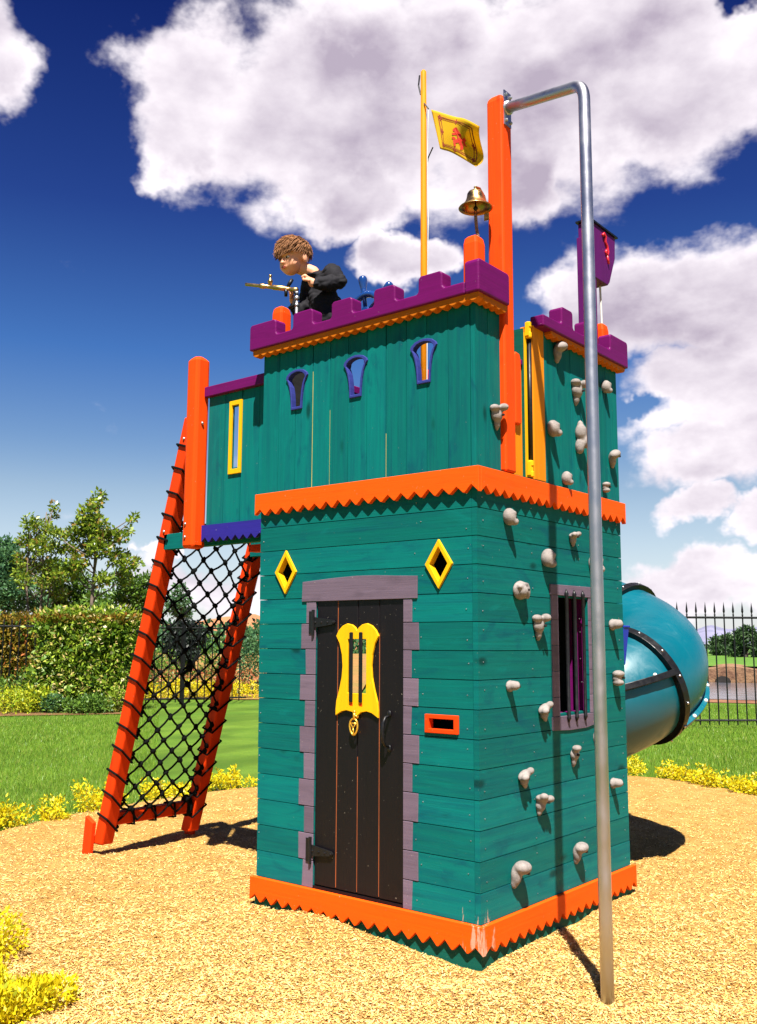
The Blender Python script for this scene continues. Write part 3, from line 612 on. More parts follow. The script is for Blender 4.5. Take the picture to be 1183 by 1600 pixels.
mb=MB(); mb.tube([(-.1,1.645,3.84),(-.1,1.652,3.65),(-.1,1.66,3.45)],.007,6); P(mb,'cord',M['whiterope'],T)
# ------------------------------------------------------------------ blue box at back edge
T=empty('blue_planter_box',(-.06,D+.05,1.35),'small bright blue tapered box fixed on the far edge of the playhouse above the slide','box')
mb=MB(); mb.add([(-.10,D+.002,1.37),(-.01,D+.002,1.37),(-.01,D+.04,1.37),(-.10,D+.04,1.37),(-.12,D+.002,1.60),(.0,D+.002,1.60),(.0,D+.085,1.60),(-.12,D+.085,1.60)],[(0,1,2,3),(4,5,6,7),(0,1,5,4),(1,2,6,5),(2,3,7,6),(3,0,4,7)]); P(mb,'tapered_box',M['bluebox'],T,bevel=.004)
mb=MB(); mb.box((-.125,D+.002,1.5985),(.005,D+.09,1.612)); P(mb,'box_lip',M['bluebox'],T,bevel=.004)
# ------------------------------------------------------------------ cargo net climber
T=empty('cargo_net_climber',(-3.3,.64,0),'leaning black rope climbing net strung between two red orange legs at the left balcony','climbing net')
LB=V((-3.32,.25,.09)); LT=V((-2.475,.25,3.02)); RB=V((-3.32,1.03,.07)); RT=V((-2.55,1.03,2.55))
def leg(a,b,h=.05):
    ax=(b-a).normalized(); y=V((0,1,0)); n=ax.cross(y).normalized(); mb=MB()
    # bottom cut level with the ground
    c=[]; 
    for p,f in ((a,0),(b,0)):
        for s1,s2 in ((-1,-1),(1,-1),(1,1),(-1,1)): 
            q=p+n*h*s1+y*h*s2
            if p is a: q=q+ax*((p.z-q.z)/ax.z)
            c.append(q)
    mb.add(c,[(3,2,1,0),(4,5,6,7)]+[(j,(j+1)%4,4+(j+1)%4,4+j) for j in range(4)]); return mb
P(leg(LB,LT),'leg',M['orange_leg'],T,bevel=.012); P(leg(RB,RT),'leg',M['orange_leg'],T,bevel=.012)
mb=MB(); mb.box((-3.32,.30,.215),(-3.24,.98,.305)); P(mb,'bottom_rail',M['orange_leg'],T,bevel=.012)
for y in (.165,1.083):
    mb=MB(); mb.prism([(-3.46,-.1),(-3.37,-.1),(-3.33,.24),(-3.42,.28)],'xz',y,y+.032); P(mb,'ground_stake',M['orange_leg'],T,bevel=.004)
def legp(u,s):   # point on the net plane: u across 0..1, s height parameter 0..1 along legs
    zt=3.02; z=.09+s*(zt-.09)
    l=LB.lerp(LT,(z-LB.z)/(LT.z-LB.z)); r=RB.lerp(RT,(z-RB.z)/(RT.z-RB.z)); 
    a=l+V((0,.055,0)); b=r-V((0,.055,0)); p=a.lerp(b,u)
    sag=math.sin(PI*u)*.02; return p+V((.03+sag,0,-.01))
mb=MB(); kb=MB(); rows_n=13; s0=.055; ds=.0545; nU=4
def node(i,j):
    u=i/ (2*nU); s=s0+ds*j/2
    k=random.Random(i*97+j*13)
    q=legp(u,s); 
    if 0<i<2*nU: q+=V((k.uniform(-.006,.006),k.uniform(-.012,.012),k.uniform(-.008,.008)))
    return q
jmax=2*rows_n; NODES={}
for j in range(jmax+1):
    for i in range(2*nU+1):
        if (i+j)%2==0: NODES[(i,j)]=node(i,j)
for (i,j),p_ in NODES.items():
    for di in (-1,1):
        q=NODES.get((i+di,j+1))
        if q is not None:
            mid=(p_+q)/2+V((0,0,-.006)); mb.tube([p_,mid,q],.0075,6)
    if 0<j: 
        k=random.Random(i*7+j); rr=Matrix.Rotation(k.uniform(0,3),3,'X')
        kb.ball(p_,(.017,.025,.018),8,rr); kb.ball(p_+V((.004,k.uniform(-.014,.014),k.uniform(-.01,.01))),(.015,.020,.013),8,rr)
# lashing turns round the legs
for j in range(0,34,2):
    s=s0+ds*j/2; z=.09+s*2.93
    for side,(A_,B_) in enumerate(((LB,LT),(RB,RT))):
        if side==1 and z>2.35: continue
        c=A_.lerp(B_,(z-A_.z)/(B_.z-A_.z)); ax=(B_-A_).normalized(); y=V((0,1,0)); n=ax.cross(y).normalized()
        k=random.Random(j+side*50); h=.056; tl=.05+k.uniform(-.008,.008)
        sg=1 if side==0 else -1
        ring=[]
        for a_,b_ in ((-1,-1),(-1,0),(-1,1),(0,1),(1,1),(1,0),(1,-1),(0,-1)):
            ring.append(c+n*h*a_+y*h*b_+ax*(tl*(-b_*sg)*.9-.01))
        mb.tube(ring,.0082,6,closed=True)
        kb.ball(c+y*sg*.062+ax*(-.05)+V((.03,0,0)),(.018,.022,.016),8)
for y in (.43,.62,.80):
    mb.tube([(-3.30,y-.03,.31),(-3.225,y,.31),(-3.225,y+.01,.21),(-3.30,y+.01,.205),(-3.335,y,.22),(-3.335,y-.01,.30)],.009,6,closed=True)
mb.tube([(-3.27+.04*math.cos(t),.95,.27+.06*math.sin(t)) for t in [k*PI/8 for k in range(16)]],.022,8,closed=True)
kb.ball(legp(.48,.42),(.02,.03,.03),8); kb.tube([legp(.40,.40),legp(.5,.425),legp(.55,.45)],.012,6)
ntm=P(mb,'rope_net',M['rope'],T); tag(P(kb,'rope_knots',M['rope'],ntm,smooth=True),kind='stuff')
for z in (2.88,2.25): 
    c=LB.lerp(LT,(z-LB.z)/(LT.z-LB.z)); mb=MB(); mb.ball(c+V((.0,-.051,0)),.011,8); P(mb,'bolt',M['steel'],T,smooth=True)
# ------------------------------------------------------------------ tube slide
T=empty('tube_slide',(-.45,2.8,0),'turquoise moulded spiral tube slide with black bolted flanges behind the castle','slide')
SC=V((-.745,2.56,0)); SR=.47; TR_=.395
def sp(t):   # t in turns (clockwise from above) ; t=0 heading +y at x=-SR
    a=PI-2*PI*t
    return V((SC.x+SR*math.cos(a),SC.y+SR*math.sin(a),1.90-1.25*t))
def seg(t0,t1,n=26,r=TR_):
    mb=MB(); mb.tube([sp(t0+(t1-t0)*k/n) for k in range(n+1)],r,40,cap=False); return mb
def frame(t):
    d_=(sp(t+.01)-sp(t-.01)).normalized(); rd=V((sp(t).x-SC.x,sp(t).y-SC.y,0)).normalized(); up=d_.cross(rd).normalized()
    if up.z<0: up=-up
    return d_,rd,up
ta,tb_=.275,.55
entry=[V((-1.06,D+.0,2.12)),V((-1.07,D+.35,2.05)),V((-1.07,D+.8,1.93)),sp(.0)]
mb=MB(); e0=[V((-1.215,D+.01,2.2)),V((-1.215,D+.3,2.1)),V((-1.215,D+.6,2.0))]+[sp(ta*k/8) for k in range(0,9)]; mb.tube(e0,TR_,40,cap=False); P(mb,'tube_section',M['slide'],T,smooth=True)
P(seg(ta,tb_),'tube_section',M['slide'],T,smooth=True); P(seg(tb_,1.02),'tube_section',M['slide'],T,smooth=True)
e1=[sp(1.02)]+[sp(1.02)+V((-.05*k,.25*k,-.04*k)) for k in range(1,5)]
mb=MB(); mb.tube(e1,TR_,40,cap=False); P(mb,'exit_tube',M['slide'],T,smooth=True)
for t in (ta,tb_,1.02):
    d_,rd,up=frame(t); c=sp(t); mb=MB(); mb.lathe([(TR_-.005,-.028),(TR_+.040,-.028),(TR_+.040,.028),(TR_-.005,.028)],c,d_,48,cap=False); f=P(mb,'flange',M['iron'],T,bevel=.004)
    for k in range(14):
        mb=MB(); a=2*PI*k/14+.2; mb.ball(c+(rd*math.cos(a)+up*math.sin(a))*(TR_+.042),.010,8); mb.ball(c+(rd*math.cos(a)+up*math.sin(a))*(TR_+.022)-d_*.03,.010,8); P(mb,'bolt',M['steel'],f,smooth=True)
for t0,t1,mt in ((ta,tb_,'slide'),(tb_,1.0,'iron')):
    mb=MB(); bo=MB(); n=30; vs=[]
    for k in range(n+1):
        s_=k/n; t=t0+(t1-t0)*s_; d_,rd,up=frame(t); c=sp(t); ph=-rad(5+38*s_) if mt=='slide' else rad(16-10*s_); rd,up=rd*math.cos(ph)+up*math.sin(ph),up*math.cos(ph)-rd*math.sin(ph)
        for a,b in ((TR_-.01,.022),(TR_+.045,.022),(TR_+.045,-.022),(TR_-.01,-.022)): vs.append(c+rd*a+up*b)
        if k%5==2: bo.ball(c+rd*(TR_+.03)+up*.022,.015,8)
    mb.add(vs,[(k*4+j,k*4+(j+1)%4,k*4+4+(j+1)%4,k*4+4+j) for k in range(n) for j in range(4)]); f=P(mb,'seam_flange',M[mt],T,bevel=.004); P(bo,'seam_bolts',M['whiterope'],f,smooth=True)
mb=MB(); mb.tube([(-1.2,2.9,-.1),(-1.2,2.9,1.3)],.05,12); P(mb,'support_post',M['iron'],T,smooth=True)
# ------------------------------------------------------------------ boy and his brass water gun
RX=V((.7757,.6310,0)); TW=V((.6310,-.7757,0)); UZ=V((0,0,1)); B0=V((-1.47,.25,3.775)); MP=.00395
def bp(px,py,t=0.): return B0+RX*((px-470)*MP)+UZ*(-(py-440)*MP)+TW*t
def skin(name,nodes,edges,sub=2,root=0):
    me=bpy.data.meshes.new(name); me.from_pydata([tuple(n[0]) for n in nodes],edges,[]); o=bpy.data.objects.new(name,me); C.objects.link(o)
    m=o.modifiers.new('s','SKIN'); sv=me.skin_vertices[0].data
    for i,n in enumerate(nodes): r=n[1]; sv[i].radius=(r,r) if not hasattr(r,'__len__') else r
    sv[root].use_root=True
    q=o.modifiers.new('u','SUBSURF'); q.levels=q.render_levels=sub; bake(o); return o
def chain(ns,k=0): return [(i,i+1) for i in range(k,k+len(ns)-1)]
def joinmesh(objs,name):
    bm=bmesh.new()
    for o in objs: bm.from_mesh(o.data); bpy.data.objects.remove(o)
    bmesh.ops.recalc_face_normals(bm,faces=bm.faces)
    me=bpy.data.meshes.new(name); bm.to_mesh(me); bm.free(); o=bpy.data.objects.new(name,me); C.objects.link(o); return o
# head frame: face looks left/down and towards the camera
HC=bp(455,402,.0)
fd=(TW*.72-RX*.60-UZ*.16).normalized()          # facing direction
hu=(UZ*.93+RX*-.10+TW*.1); hu=(hu-fd*hu.dot(fd)).normalized(); hl=fd.cross(hu).normalized()   # hl: towards image right
if hl.dot(RX)<0: hl=-hl
HR=Matrix((hl,fd,hu)).transposed()
def hp(x,y,z): return HC+hl*x+fd*y+hu*z
hips=bp(520,560,-.02); pieces=[]
mbh=MB()
mbh.ball(hp(0,-.012,.022),(.090,.106,.098),20,HR)          # skull
mbh.ball(hp(0,.030,-.040),(.070,.066,.078),18,HR)          # face
mbh.ball(hp(0,.052,-.088),(.034,.032,.028),12,HR)          # chin
for s in (-1,1):
    mbh.ball(hp(s*.036,.046,-.052),(.034,.032,.036),12,HR)  # cheeks
    mbh.ball(hp(s*.090,-.012,-.022),(.012,.022,.032),12,HR) # ears
mbh.ball(hp(0,.090,-.036),(.0125,.020,.022),10,HR); mbh.ball(hp(0,.102,-.046),(.015,.013,.011),10,HR); mbh.ball(hp(0,.080,.006),(.055,.018,.014),12,HR)
mbh.ball(hp(0,.084,-.072),(.026,.013,.010),12,HR)
mbh.tube([hp(0,-.02,-.05),bp(487,424,-.03),bp(497,440,-.04)],[.046,.044,.055],14)
hd=mbh.build('h',None)
# trunk, arms and legs in one skinned skeleton
N=[(bp(520,556,-.03),(.105,.085)),(bp(515,520,-.03),(.100,.082)),(bp(507,475,-.03),(.108,.088)),(bp(500,446,-.035),(.085,.065)),(bp(490,428,-.03),.042),
 (bp(520,432,.035),.044),(bp(529,450,.085),.036),(bp(510,458,.120),.030),(bp(489,458,.130),.023),   # his left arm
 (bp(482,438,-.12),.052),(bp(474,472,-.12),.042),(bp(462,482,-.08),.034),(bp(455,469,-.04),.023),   # his right arm
 (bp(530,575,.03),.075),(bp(517,640,.06),.056),(bp(525,683,.05),.040),(bp(513,690,.09),.035),
 (bp(512,575,-.09),.075),(bp(503,640,-.08),.056),(bp(511,683,-.09),.040),(bp(500,690,-.05),.035)]
E_=[(0,1),(1,2),(2,3),(3,4),(3,5),(5,6),(6,7),(7,8),(3,9),(9,10),(10,11),(11,12),(0,13),(13,14),(14,15),(15,16),(0,17),(17,18),(18,19),(19,20)]
def limbs(nodes,edges,name):
    m=MB(); R_=lambda q:(nodes[q][1] if not hasattr(nodes[q][1],'__len__') else nodes[q][1][1])
    for i_ in range(len(nodes)): m.ball(nodes[i_][0],R_(i_),14)
    for a_,b_ in edges: m.tube([nodes[a_][0],nodes[b_][0]],[R_(a_)*.97,R_(b_)*.97],14)
    return m.build(name,None)
body=limbs(N,E_,'b')
def hand(wrist,palm,fdir,cdir,thumb,objs):
    """wrist, palm centre, finger direction, curl direction, thumb side"""
    fdir=V(fdir).normalized(); cdir=V(cdir).normalized(); sd=fdir.cross(cdir).normalized()
    m=MB(); R3=Matrix((sd,fdir,cdir)).transposed(); m.ball(palm,(.027,.032,.015),12,R3); m.tube([wrist,palm],[.026,.022],10)
    for k,(off,l) in enumerate(((-.020,.036),(-.007,.042),(.007,.040),(.020,.032))):
        a=palm+sd*off+fdir*.022; b=a+fdir*l*.5+cdir*.004; c=b+fdir*l*.15+cdir*l*.55; d=c-fdir*l*.35+cdir*l*.12
        m.tube([a,b,c,d],[.0098,.0095,.0088,.0078],8)
    a=palm+sd*thumb*.022-fdir*.008; b=a+sd*thumb*.012+fdir*.018+cdir*.014; c=b+fdir*.016+cdir*.016-sd*thumb*.010; m.tube([a,b,c],[.0115,.0105,.009],8)
    objs.append(m.build('hd',None))
pcs=[hd,body]
hand(bp(497,459,.127),bp(485,453,.132),(-RX*.5+UZ*.75+TW*.1),(-RX*.6-UZ*.5-TW*.2),1,pcs)
hand(bp(461,481,-.075),bp(454,465,-.035),(UZ*.9-RX*.2+TW*.15),(RX*.75+TW*.35),-1,pcs)
bodyo=joinmesh(pcs,'person'); remesh(bodyo,.0045,9,.5); largest(bodyo); bodyo.data.materials.clear(); bodyo.data.materials.append(M['skin'])
bodyo.name='person'; tag(bodyo,'small boy in black sweatshirt leaning over the castle corner aiming the brass gun','person')
PR=bodyo
def kid(mb_or_o,name,mat,sm=True):
    o=mb_or_o if isinstance(mb_or_o,bpy.types.Object) else mb_or_o.build(name,None)
    o.name=name; o.data.materials.clear(); o.data.materials.append(mat); o.parent=PR
    if sm: smooth(o)
    return o
# sweatshirt : looser skeleton over trunk and arms with folds
N2=[(bp(517,545,-.03),(.125,.104)),(bp(514,518,-.03),(.122,.104)),(bp(507,475,-.03),(.128,.106)),(bp(501,446,-.035),(.104,.080)),(bp(493,433,-.032),.058),
 (bp(518,433,.035),.066),(bp(529,450,.085),.055),(bp(512,458,.118),.047),(bp(502,458,.126),.040),(bp(496,458,.128),.037),
 (bp(483,438,-.12),.068),(bp(476,472,-.12),.056),(bp(465,484,-.085),.047),(bp(459,479,-.062),.036)]
E2=[(0,1),(1,2),(2,3),(3,4),(3,5),(5,6),(6,7),(7,8),(8,9),(3,10),(10,11),(11,12),(12,13)]
sw=limbs(N2,E2,'sweatshirt')
mbx=MB(); mbx.tube([bp(490,430,-.03)+V((.055*math.cos(t),.055*math.sin(t),.004*math.sin(2*t))) for t in [k*PI/8 for k in range(16)]],.012,8,closed=True)
mbx.ball(bp(512,436,-.02),(.10,.085,.055),14); c2=mbx.build('c',None)
sw=joinmesh([sw,c2],'sweatshirt'); remesh(sw,.007,7,.5)
for v in sw.data.vertices:
    n_=noise.noise(v.co*14+V((3,1,2)))*.012+abs(noise.noise(V((v.co.x*22,v.co.y*22,v.co.z*34))))*.014-.003; v.co+=v.normal*n_
kid(sw,'sweatshirt',M['sweater'])
N3=[(bp(520,560,-.03),(.118,.10)),(bp(530,580,.03),.088),(bp(517,640,.06),.070),(bp(524,676,.055),.060),(bp(512,580,-.09),.088),(bp(503,640,-.08),.070),(bp(510,676,-.085),.060)]
kid(remesh(limbs(N3,[(0,1),(1,2),(2,3),(0,4),(4,5),(5,6)],'trousers'),.008),'trousers',M['trousers'])
for s,nm in ((.06,0),(-.09,1)):
    mb=MB(); c=bp(516 if nm==0 else 503,690,s); mb.ball(c-RX*.03-UZ*.0,(.075,.04,.035),12,Matrix.Rotation(math.atan2(RX.y,RX.x),3,'Z')); kid(mb,'shoe',M['trousers'])
for s in (-1,1):
    mb=MB(); mb.ball(hp(s*.034,.0835,-.016),(.0145,.007,.0085),10,HR); e=kid(mb,'eye',M['eyewhite'])
    mb=MB(); mb.ball(hp(s*.034-.003,.089,-.017),(.0075,.0035,.0075),10,HR); kid(mb,'iris',M['iris']).parent=e
    mb=MB(); mb.tube([hp(s*.018,.0945,.004),hp(s*.034,.0935,.010),hp(s*.054,.082,.006)],[.0035,.0045,.0025],6); kid(mb,'eyebrow',M['brow'])
mb=MB(); mb.ball(hp(0,.0965,-.0715),(.021,.004,.0045),10,HR); mb.ball(hp(0,.0955,-.079),(.016,.004,.0045),10,HR); kid(mb,'mouth',M['lip'])
# hair : cap plus many overlapping locks swept down to a fringe
mb=MB(); mb.ball(hp(0,-.022,.036),(.093,.104,.094),18,HR); cap=mb.build('cap',None)
for v in cap.data.vertices:
    l=HR.transposed()@(v.co-HC)
    if l.y>.02 and l.z<.035: v.co=HC+HR@V((l.x*.8,min(l.y,.05)*.7,l.z*.5+.03))
    elif l.z<-.045: v.co=HC+HR@V((l.x*.8,l.y*.9,-.045))
mb=MB(); rg=random.Random(5)
for k in range(2600):
    th=rg.uniform(0,2*PI); ph=rg.uniform(0,1)**.8*1.60
    st=V((math.sin(ph)*math.cos(th),math.sin(ph)*math.sin(th),math.cos(ph)))
    front=st.y>.1
    lim=.055 if front else -.05
    p0=V((st.x*.094,st.y*.106-.02,st.z*.096+.036))
    if p0.z<lim-.01: continue
    crown=V((.02,-.05,.13)); fl=(p0-crown); fl=V((fl.x+rg.uniform(-.006,.006),fl.y+ .05+rg.uniform(-.005,.005),fl.z*.5)); nrm=V((st.x/.099,st.y/.111,st.z/.099)).normalized()
    fl=(fl-nrm*fl.dot(nrm)).normalized(); L_=rg.uniform(.045,.08)*(1.15 if front else .8)
    p1=p0+fl*L_*.5+nrm*.003; p2=p0+fl*L_+nrm*.001+V((0,0,-.004))
    if k%23==0: p1+=nrm*.006; p2+=nrm*.010
    w=rg.uniform(.0022,.0040)
    mb.tube([hp(*p0),hp(*p1),hp(*p2)],[w,w,.0006],4,cap=False)
for k in range(230):   # fringe over the forehead
    a=rg.uniform(-1.15,1.15); p0=V((.088*math.sin(a),.092*math.cos(a)-.018,.058+rg.uniform(-.008,.02))); p2=V((.085*math.sin(a)-.006,.094*math.cos(a)-.012,.030+rg.uniform(-.010,.014)-(.03*abs(a)**2 if abs(a)>.8 else 0)))
    mb.tube([hp(*p0),hp(*((p0+p2)/2+V((0,.008,0)))),hp(*p2)],[.0032,.0030,.0006],4,cap=False)
hcap=kid(cap,'hair',M['hair']); kid(mb,'hair_locks',M['hair']).parent=hcap
# toy gun
g0=bp(380,449,.02); g1=bp(466,461,.05); ax=(g1-g0).normalized(); L=(g1-g0).length
T=empty('toy_gun',bp(462,478,.05),'long brass toy water cannon with black grips on a silver stand at the parapet corner','toy gun')
mb=MB(); mb.lathe([(.0075,0),(.0105,.002),(.0105,L*.26),(.0125,L*.27),(.0165,L*.29),(.0165,L*.36),(.013,L*.38),(.013,L*.52),(.0165,L*.53),(.0165,L*.74),(.0125,L*.76),(.0125,L*.90),(.016,L*.91),(.016,L*.98),(.008,L)],g0,ax,18); P(mb,'barrel',M['brass'],T,smooth=True)
gv=g0+ax*(L*.47); mb=MB(); mb.lathe([(.013,.01),(.013,.028),(.017,.030),(.017,.042),(.009,.046),(.006,.06),(.006,.066),(.010,.07),(.010,.078),(.004,.082)],gv,UZ,14); P(mb,'valve',M['brass'],T,smooth=True)
gg=g0+ax*(L*.78); mb=MB(); mb.tube([gg,gg+UZ*.035+RX*.018,gg+UZ*.062+RX*.034],[.009,.0125,.011],10); P(mb,'grip',M['iron'],T,smooth=True)
mb=MB(); mb.tube([g1-ax*.03,g1+V((0,0,-.03))-RX*.01,g1+V((0,0,-.10))-RX*.03,g1+V((0,0,-.12))-RX*.06],[.012,.013,.012,.010],10); mb.tube([g1-ax*.08,g1-ax*.08+UZ*-.05,],[.012,.010],8); P(mb,'trigger_grip',M['iron'],T,smooth=True)
sp0=g1-ax*.01; zb_=3.40
mb=MB(); mb.tube([sp0,sp0-UZ*.04+RX*.0],[.010,.012],10); mb.ball(sp0-UZ*.055,.019,12); mb.lathe([(.010,0),(.010,-(sp0.z-.06-zb_)),(.022,-(sp0.z-.06-zb_)-.001),(.022,-(sp0.z-.06-zb_)-.02)],sp0-UZ*.06,UZ,12); mb.ball(sp0-UZ*.10,.016,10); P(mb,'stand',M['steel'],T,smooth=True)
# ------------------------------------------------------------------ ground
CAMP=V((2.5956,-3.9604,1.5)); YAW=.6835
def polar(az_px,dist):
    a=math.atan((az_px-591.5)/1498.6); ang=YAW-a; return (CAMP.x-math.sin(ang)*dist,CAMP.y+math.cos(ang)*dist)
BED=[(-.4,-3.4),(-1.15,-2.15),(-1.75,-1.85),(-2.7,-1.5),(-3.9,-.9),(-4.72,.2),(-4.95,1.2),(-5.0,2.2),(-4.95,3.0),(-4.3,4.8),(-3.2,6.0),(-2.25,6.75),(-1.5,6.6),(-.8,6.1),(-.1,5.75),(1.2,5.3),(3.2,4.4),(5,3),(6.5,0),(7,-4),(5,-8),(1.5,-7.5)]
BC=(-.5,1.3)
def bedr(th):
    best=None; dx,dy=math.cos(th),math.sin(th); n=len(BED); r=50
    for i in range(n):
        x1,y1=BED[i][0]-BC[0],BED[i][1]-BC[1]; x2,y2=BED[(i+1)%n][0]-BC[0],BED[(i+1)%n][1]-BC[1]
        den=dx*(y2-y1)-dy*(x2-x1)
        if abs(den)<1e-9: continue
        t=(x1*(y2-y1)-y1*(x2-x1))/den; s=(x1*dy-y1*dx)/den
        if t>0 and -1e-6<=s<=1+1e-6: r=min(r,t)
    return r
NT=720; RB_=np.array([bedr(2*PI*k/NT) for k in range(NT)]); RB_=np.convolve(np.concatenate([RB_[-14:],RB_,RB_[:14]]),np.ones(29)/29,'same')[14:-14]
def gz(x,y):
    """mulch height"""
    h=noise.noise(V((x*1.1,y*1.1,0)))*.030+noise.noise(V((x*3.7,y*3.7,3)))*.020+noise.noise(V((x*11,y*11,5)))*.006
    # piled slightly against the castle front, foot-worn hollow at the door step
    d1=math.hypot(x+1.0,y+.05); h+=.045*math.exp(-(d1/.28)**2); h+=.02*math.exp(-((x+.55)/.35)**2-((y+.05)/.3)**2)-.01
    h-=.03*math.exp(-((x+.02)/.3)**2-((y+.02)/.3)**2)
    h-=.035*math.exp(-((x-.641)/.16)**2-((y+.01)/.16)**2)
    return h+.015
def ground_mat(name,cols,scale,bump,rough=.9,fine=140,streak=None):
    cols=[sc(c_,K+.04) for c_ in cols]; m,nt,b=newmat(name); tc=nd(nt,'ShaderNodeTexCoord'); p=tc.outputs['Object']
    n1=nd(nt,'ShaderNodeTexNoise',Scale=scale,Detail=6.,Roughness=.65); lk(nt,p,n1.inputs['Vector'])
    n2=nd(nt,'ShaderNodeTexNoise',Scale=fine,Detail=4.,Roughness=.7); lk(nt,p,n2.inputs['Vector'])
    c=mix(nt,mr(nt,n1.outputs[0],.35,.65),cols[0],cols[1]); c=mix(nt,mr(nt,n2.outputs[0],.45,.7,0.,.8),c,cols[2])
    if streak:
        n3=nd(nt,'ShaderNodeTexNoise',Scale=1.,Detail=3.,Roughness=.5,Distortion=.6); lk(nt,vmath(nt,'MULTIPLY',p,streak),n3.inputs['Vector'])
        c=mix(nt,mr(nt,n3.outputs[0],.42,.6,0.,.55),c,sc(cols[0],.55))
    lk(nt,c,b.inputs['Base Color']); b.inputs['Roughness'].default_value=rough; b.inputs['Specular IOR Level'].default_value=.1
    bp_=nd(nt,'ShaderNodeBump',Strength=.9,Distance=bump); lk(nt,n2.outputs[0],bp_.inputs['Height']); lk(nt,bp_.outputs[0],b.inputs['Normal']); return m
MULCH=ground_mat('straw_wood_mulch',((.56,.34,.10),(.46,.26,.065),(.25,.11,.03)),5,.012,fine=90)
LAWN=ground_mat('mown_lawn',((.10,.20,.02),(.17,.28,.03),(.06,.13,.015)),.8,.02,fine=60,streak=(.9,.35,1))
verts=[(BC[0],BC[1],gz(*BC))]; NR=150; faces=[]
for j in range(1,NR+1):
    f=j/NR
    for k in range(NT):
        th=2*PI*k/NT; r=RB_[k]*f*(1.0); x=BC[0]+r*math.cos(th); y=BC[1]+r*math.sin(th); e=max(0,(RB_[k]-r)); z=gz(x,y)*min(1,e/.4)+.012-(.05 if j==NR else 0)
        verts.append((x,y,z))
for j in range(1,NR):
    for k in range(NT):
        a=1+(j-1)*NT+k; b=1+(j-1)*NT+(k+1)%NT; faces.append((a,a+NT,b+NT,b))
faces+=[(0,1+k,1+(k+1)%NT) for k in range(NT)]
me=bpy.data.meshes.new('mulch'); me.from_pydata(verts,[],faces); me.update(); o=ob('mulch_bed',me,MULCH,smooth=True); tag(o,kind='structure',label='pale straw coloured wood mulch around the castle')
def inbed(x,y,m=0.):
    th=math.atan2(y-BC[1],x-BC[0])%(2*PI); return math.hypot(x-BC[0],y-BC[1])<RB_[int(th/(2*PI)*NT)%NT]-m
# lawn inside the fence
FL=[(-19.8,2.6),(-18.2,6.9),(-16.4,10.6),(-15.4,12.9)]       # left fence run
FRt=[(-6.0,11.9),(-4.196,13.367),(-3.292,14.185),(-.9,16.35)]   # right fence run
me=bpy.data.meshes.new('lawn'); nx=150; xs=np.linspace(-30,14,nx); ys=np.linspace(-9,24,nx)
vv=[(x,y,-.2 if inbed(x,y,.5) else -.012+noise.noise(V((x*.3,y*.3,8)))*.015) for y in ys for x in xs]
me.from_pydata(vv,[],[(j*nx+i,j*nx+i+1,(j+1)*nx+i+1,(j+1)*nx+i) for j in range(nx-1) for i in range(nx-1)]); o=ob('lawn',me,LAWN,smooth=True); tag(o,kind='structure')
FAR=ground_mat('far_ground_grass',((.06,.12,.02),(.11,.15,.03),(.05,.08,.02)),.05,.02,fine=3)
mb=MB(); mb.add([(-3500,-3500,-.06),(3500,-3500,-.06),(3500,3500,-.06),(-3500,3500,-.06)],[(0,1,2,3)]); o=mb.build('ground',FAR); tag(o,kind='structure')
DRY=ground_mat('dry_russet_meadow',((.42,.20,.07),(.30,.20,.06),(.16,.12,.03)),.35,.02,fine=8)
mb=MB(); pts=[polar(px,d) for px,d in ((-200,26.6),(60,27.2),(210,26.4),(420,25.8),(560,26),(600,70),(100,72),(-200,60))]; mb.add([(x,y,-.05+(.75 if i>4 else 0.06)) for i,(x,y) in enumerate(pts)],[tuple(range(len(pts)))]); o=mb.build('meadow',DRY); tag(o,kind='structure')
MB_=ground_mat('bark_mulch_edging',((.22,.09,.05),(.30,.14,.08),(.10,.045,.03)),6,.02,fine=30)
def strip(name,pts,w0,w1,z,mat):
    mb=MB(); vs=[]
    for i,(x,y) in enumerate(pts):
        a=V(pts[max(i-1,0)]); b=V(pts[min(i+1,len(pts)-1)]); t=(b-a).normalized(); n=V((t.y,-t.x)); vs+= [(x+n.x*w0,y+n.y*w0,z),(x-n.x*w1,y-n.y*w1,z+.01)]
    mb.add(vs,[(2*i,2*i+1,2*i+3,2*i+2) for i in range(len(pts)-1)]); o=mb.build(name,mat); tag(o,kind='structure'); return o
strip('planting_bed',[polar(px,22.2-.0*px) for px in (-260,-150,-60,0,60,120,180,214)],1.3,1.4,.016,MB_)
# ---- chips and grass blades (numpy meshes)
def scatter(name,P0,A,B_,mat,kind,label,parent=None):
    """quads with centre P0, half axes A and B_"""
    n=len(P0); v=np.empty((n,4,3)); v[:,0]=P0-A-B_; v[:,1]=P0+A-B_; v[:,2]=P0+A+B_; v[:,3]=P0-A+B_
    return fastmesh(name,v.reshape(-1,3),np.arange(n*4).reshape(-1,4),mat,kind,label,parent)
def fastmesh(name,v,f,mat,kind=None,label=None,parent=None):
    me=bpy.data.meshes.new(name); k=f.shape[1]
    me.vertices.add(len(v)); me.vertices.foreach_set('co',v.astype(np.float32).ravel()); me.loops.add(f.size); me.loops.foreach_set('vertex_index',f.astype(np.int32).ravel())
    me.polygons.add(len(f)); me.polygons.foreach_set('loop_start',np.arange(0,f.size,k,dtype=np.int32)); me.polygons.foreach_set('loop_total',np.full(len(f),k,dtype=np.int32)); me.update(); me.validate()
    o=ob(name,me,mat,parent); 
    if kind or label: tag(o,label,kind=kind)
    return o
chip=leafmat('pale_chips',(.42,.22,.055),(.80,.58,.25),(.26,.08,.02),rough=.8,trans=.0)
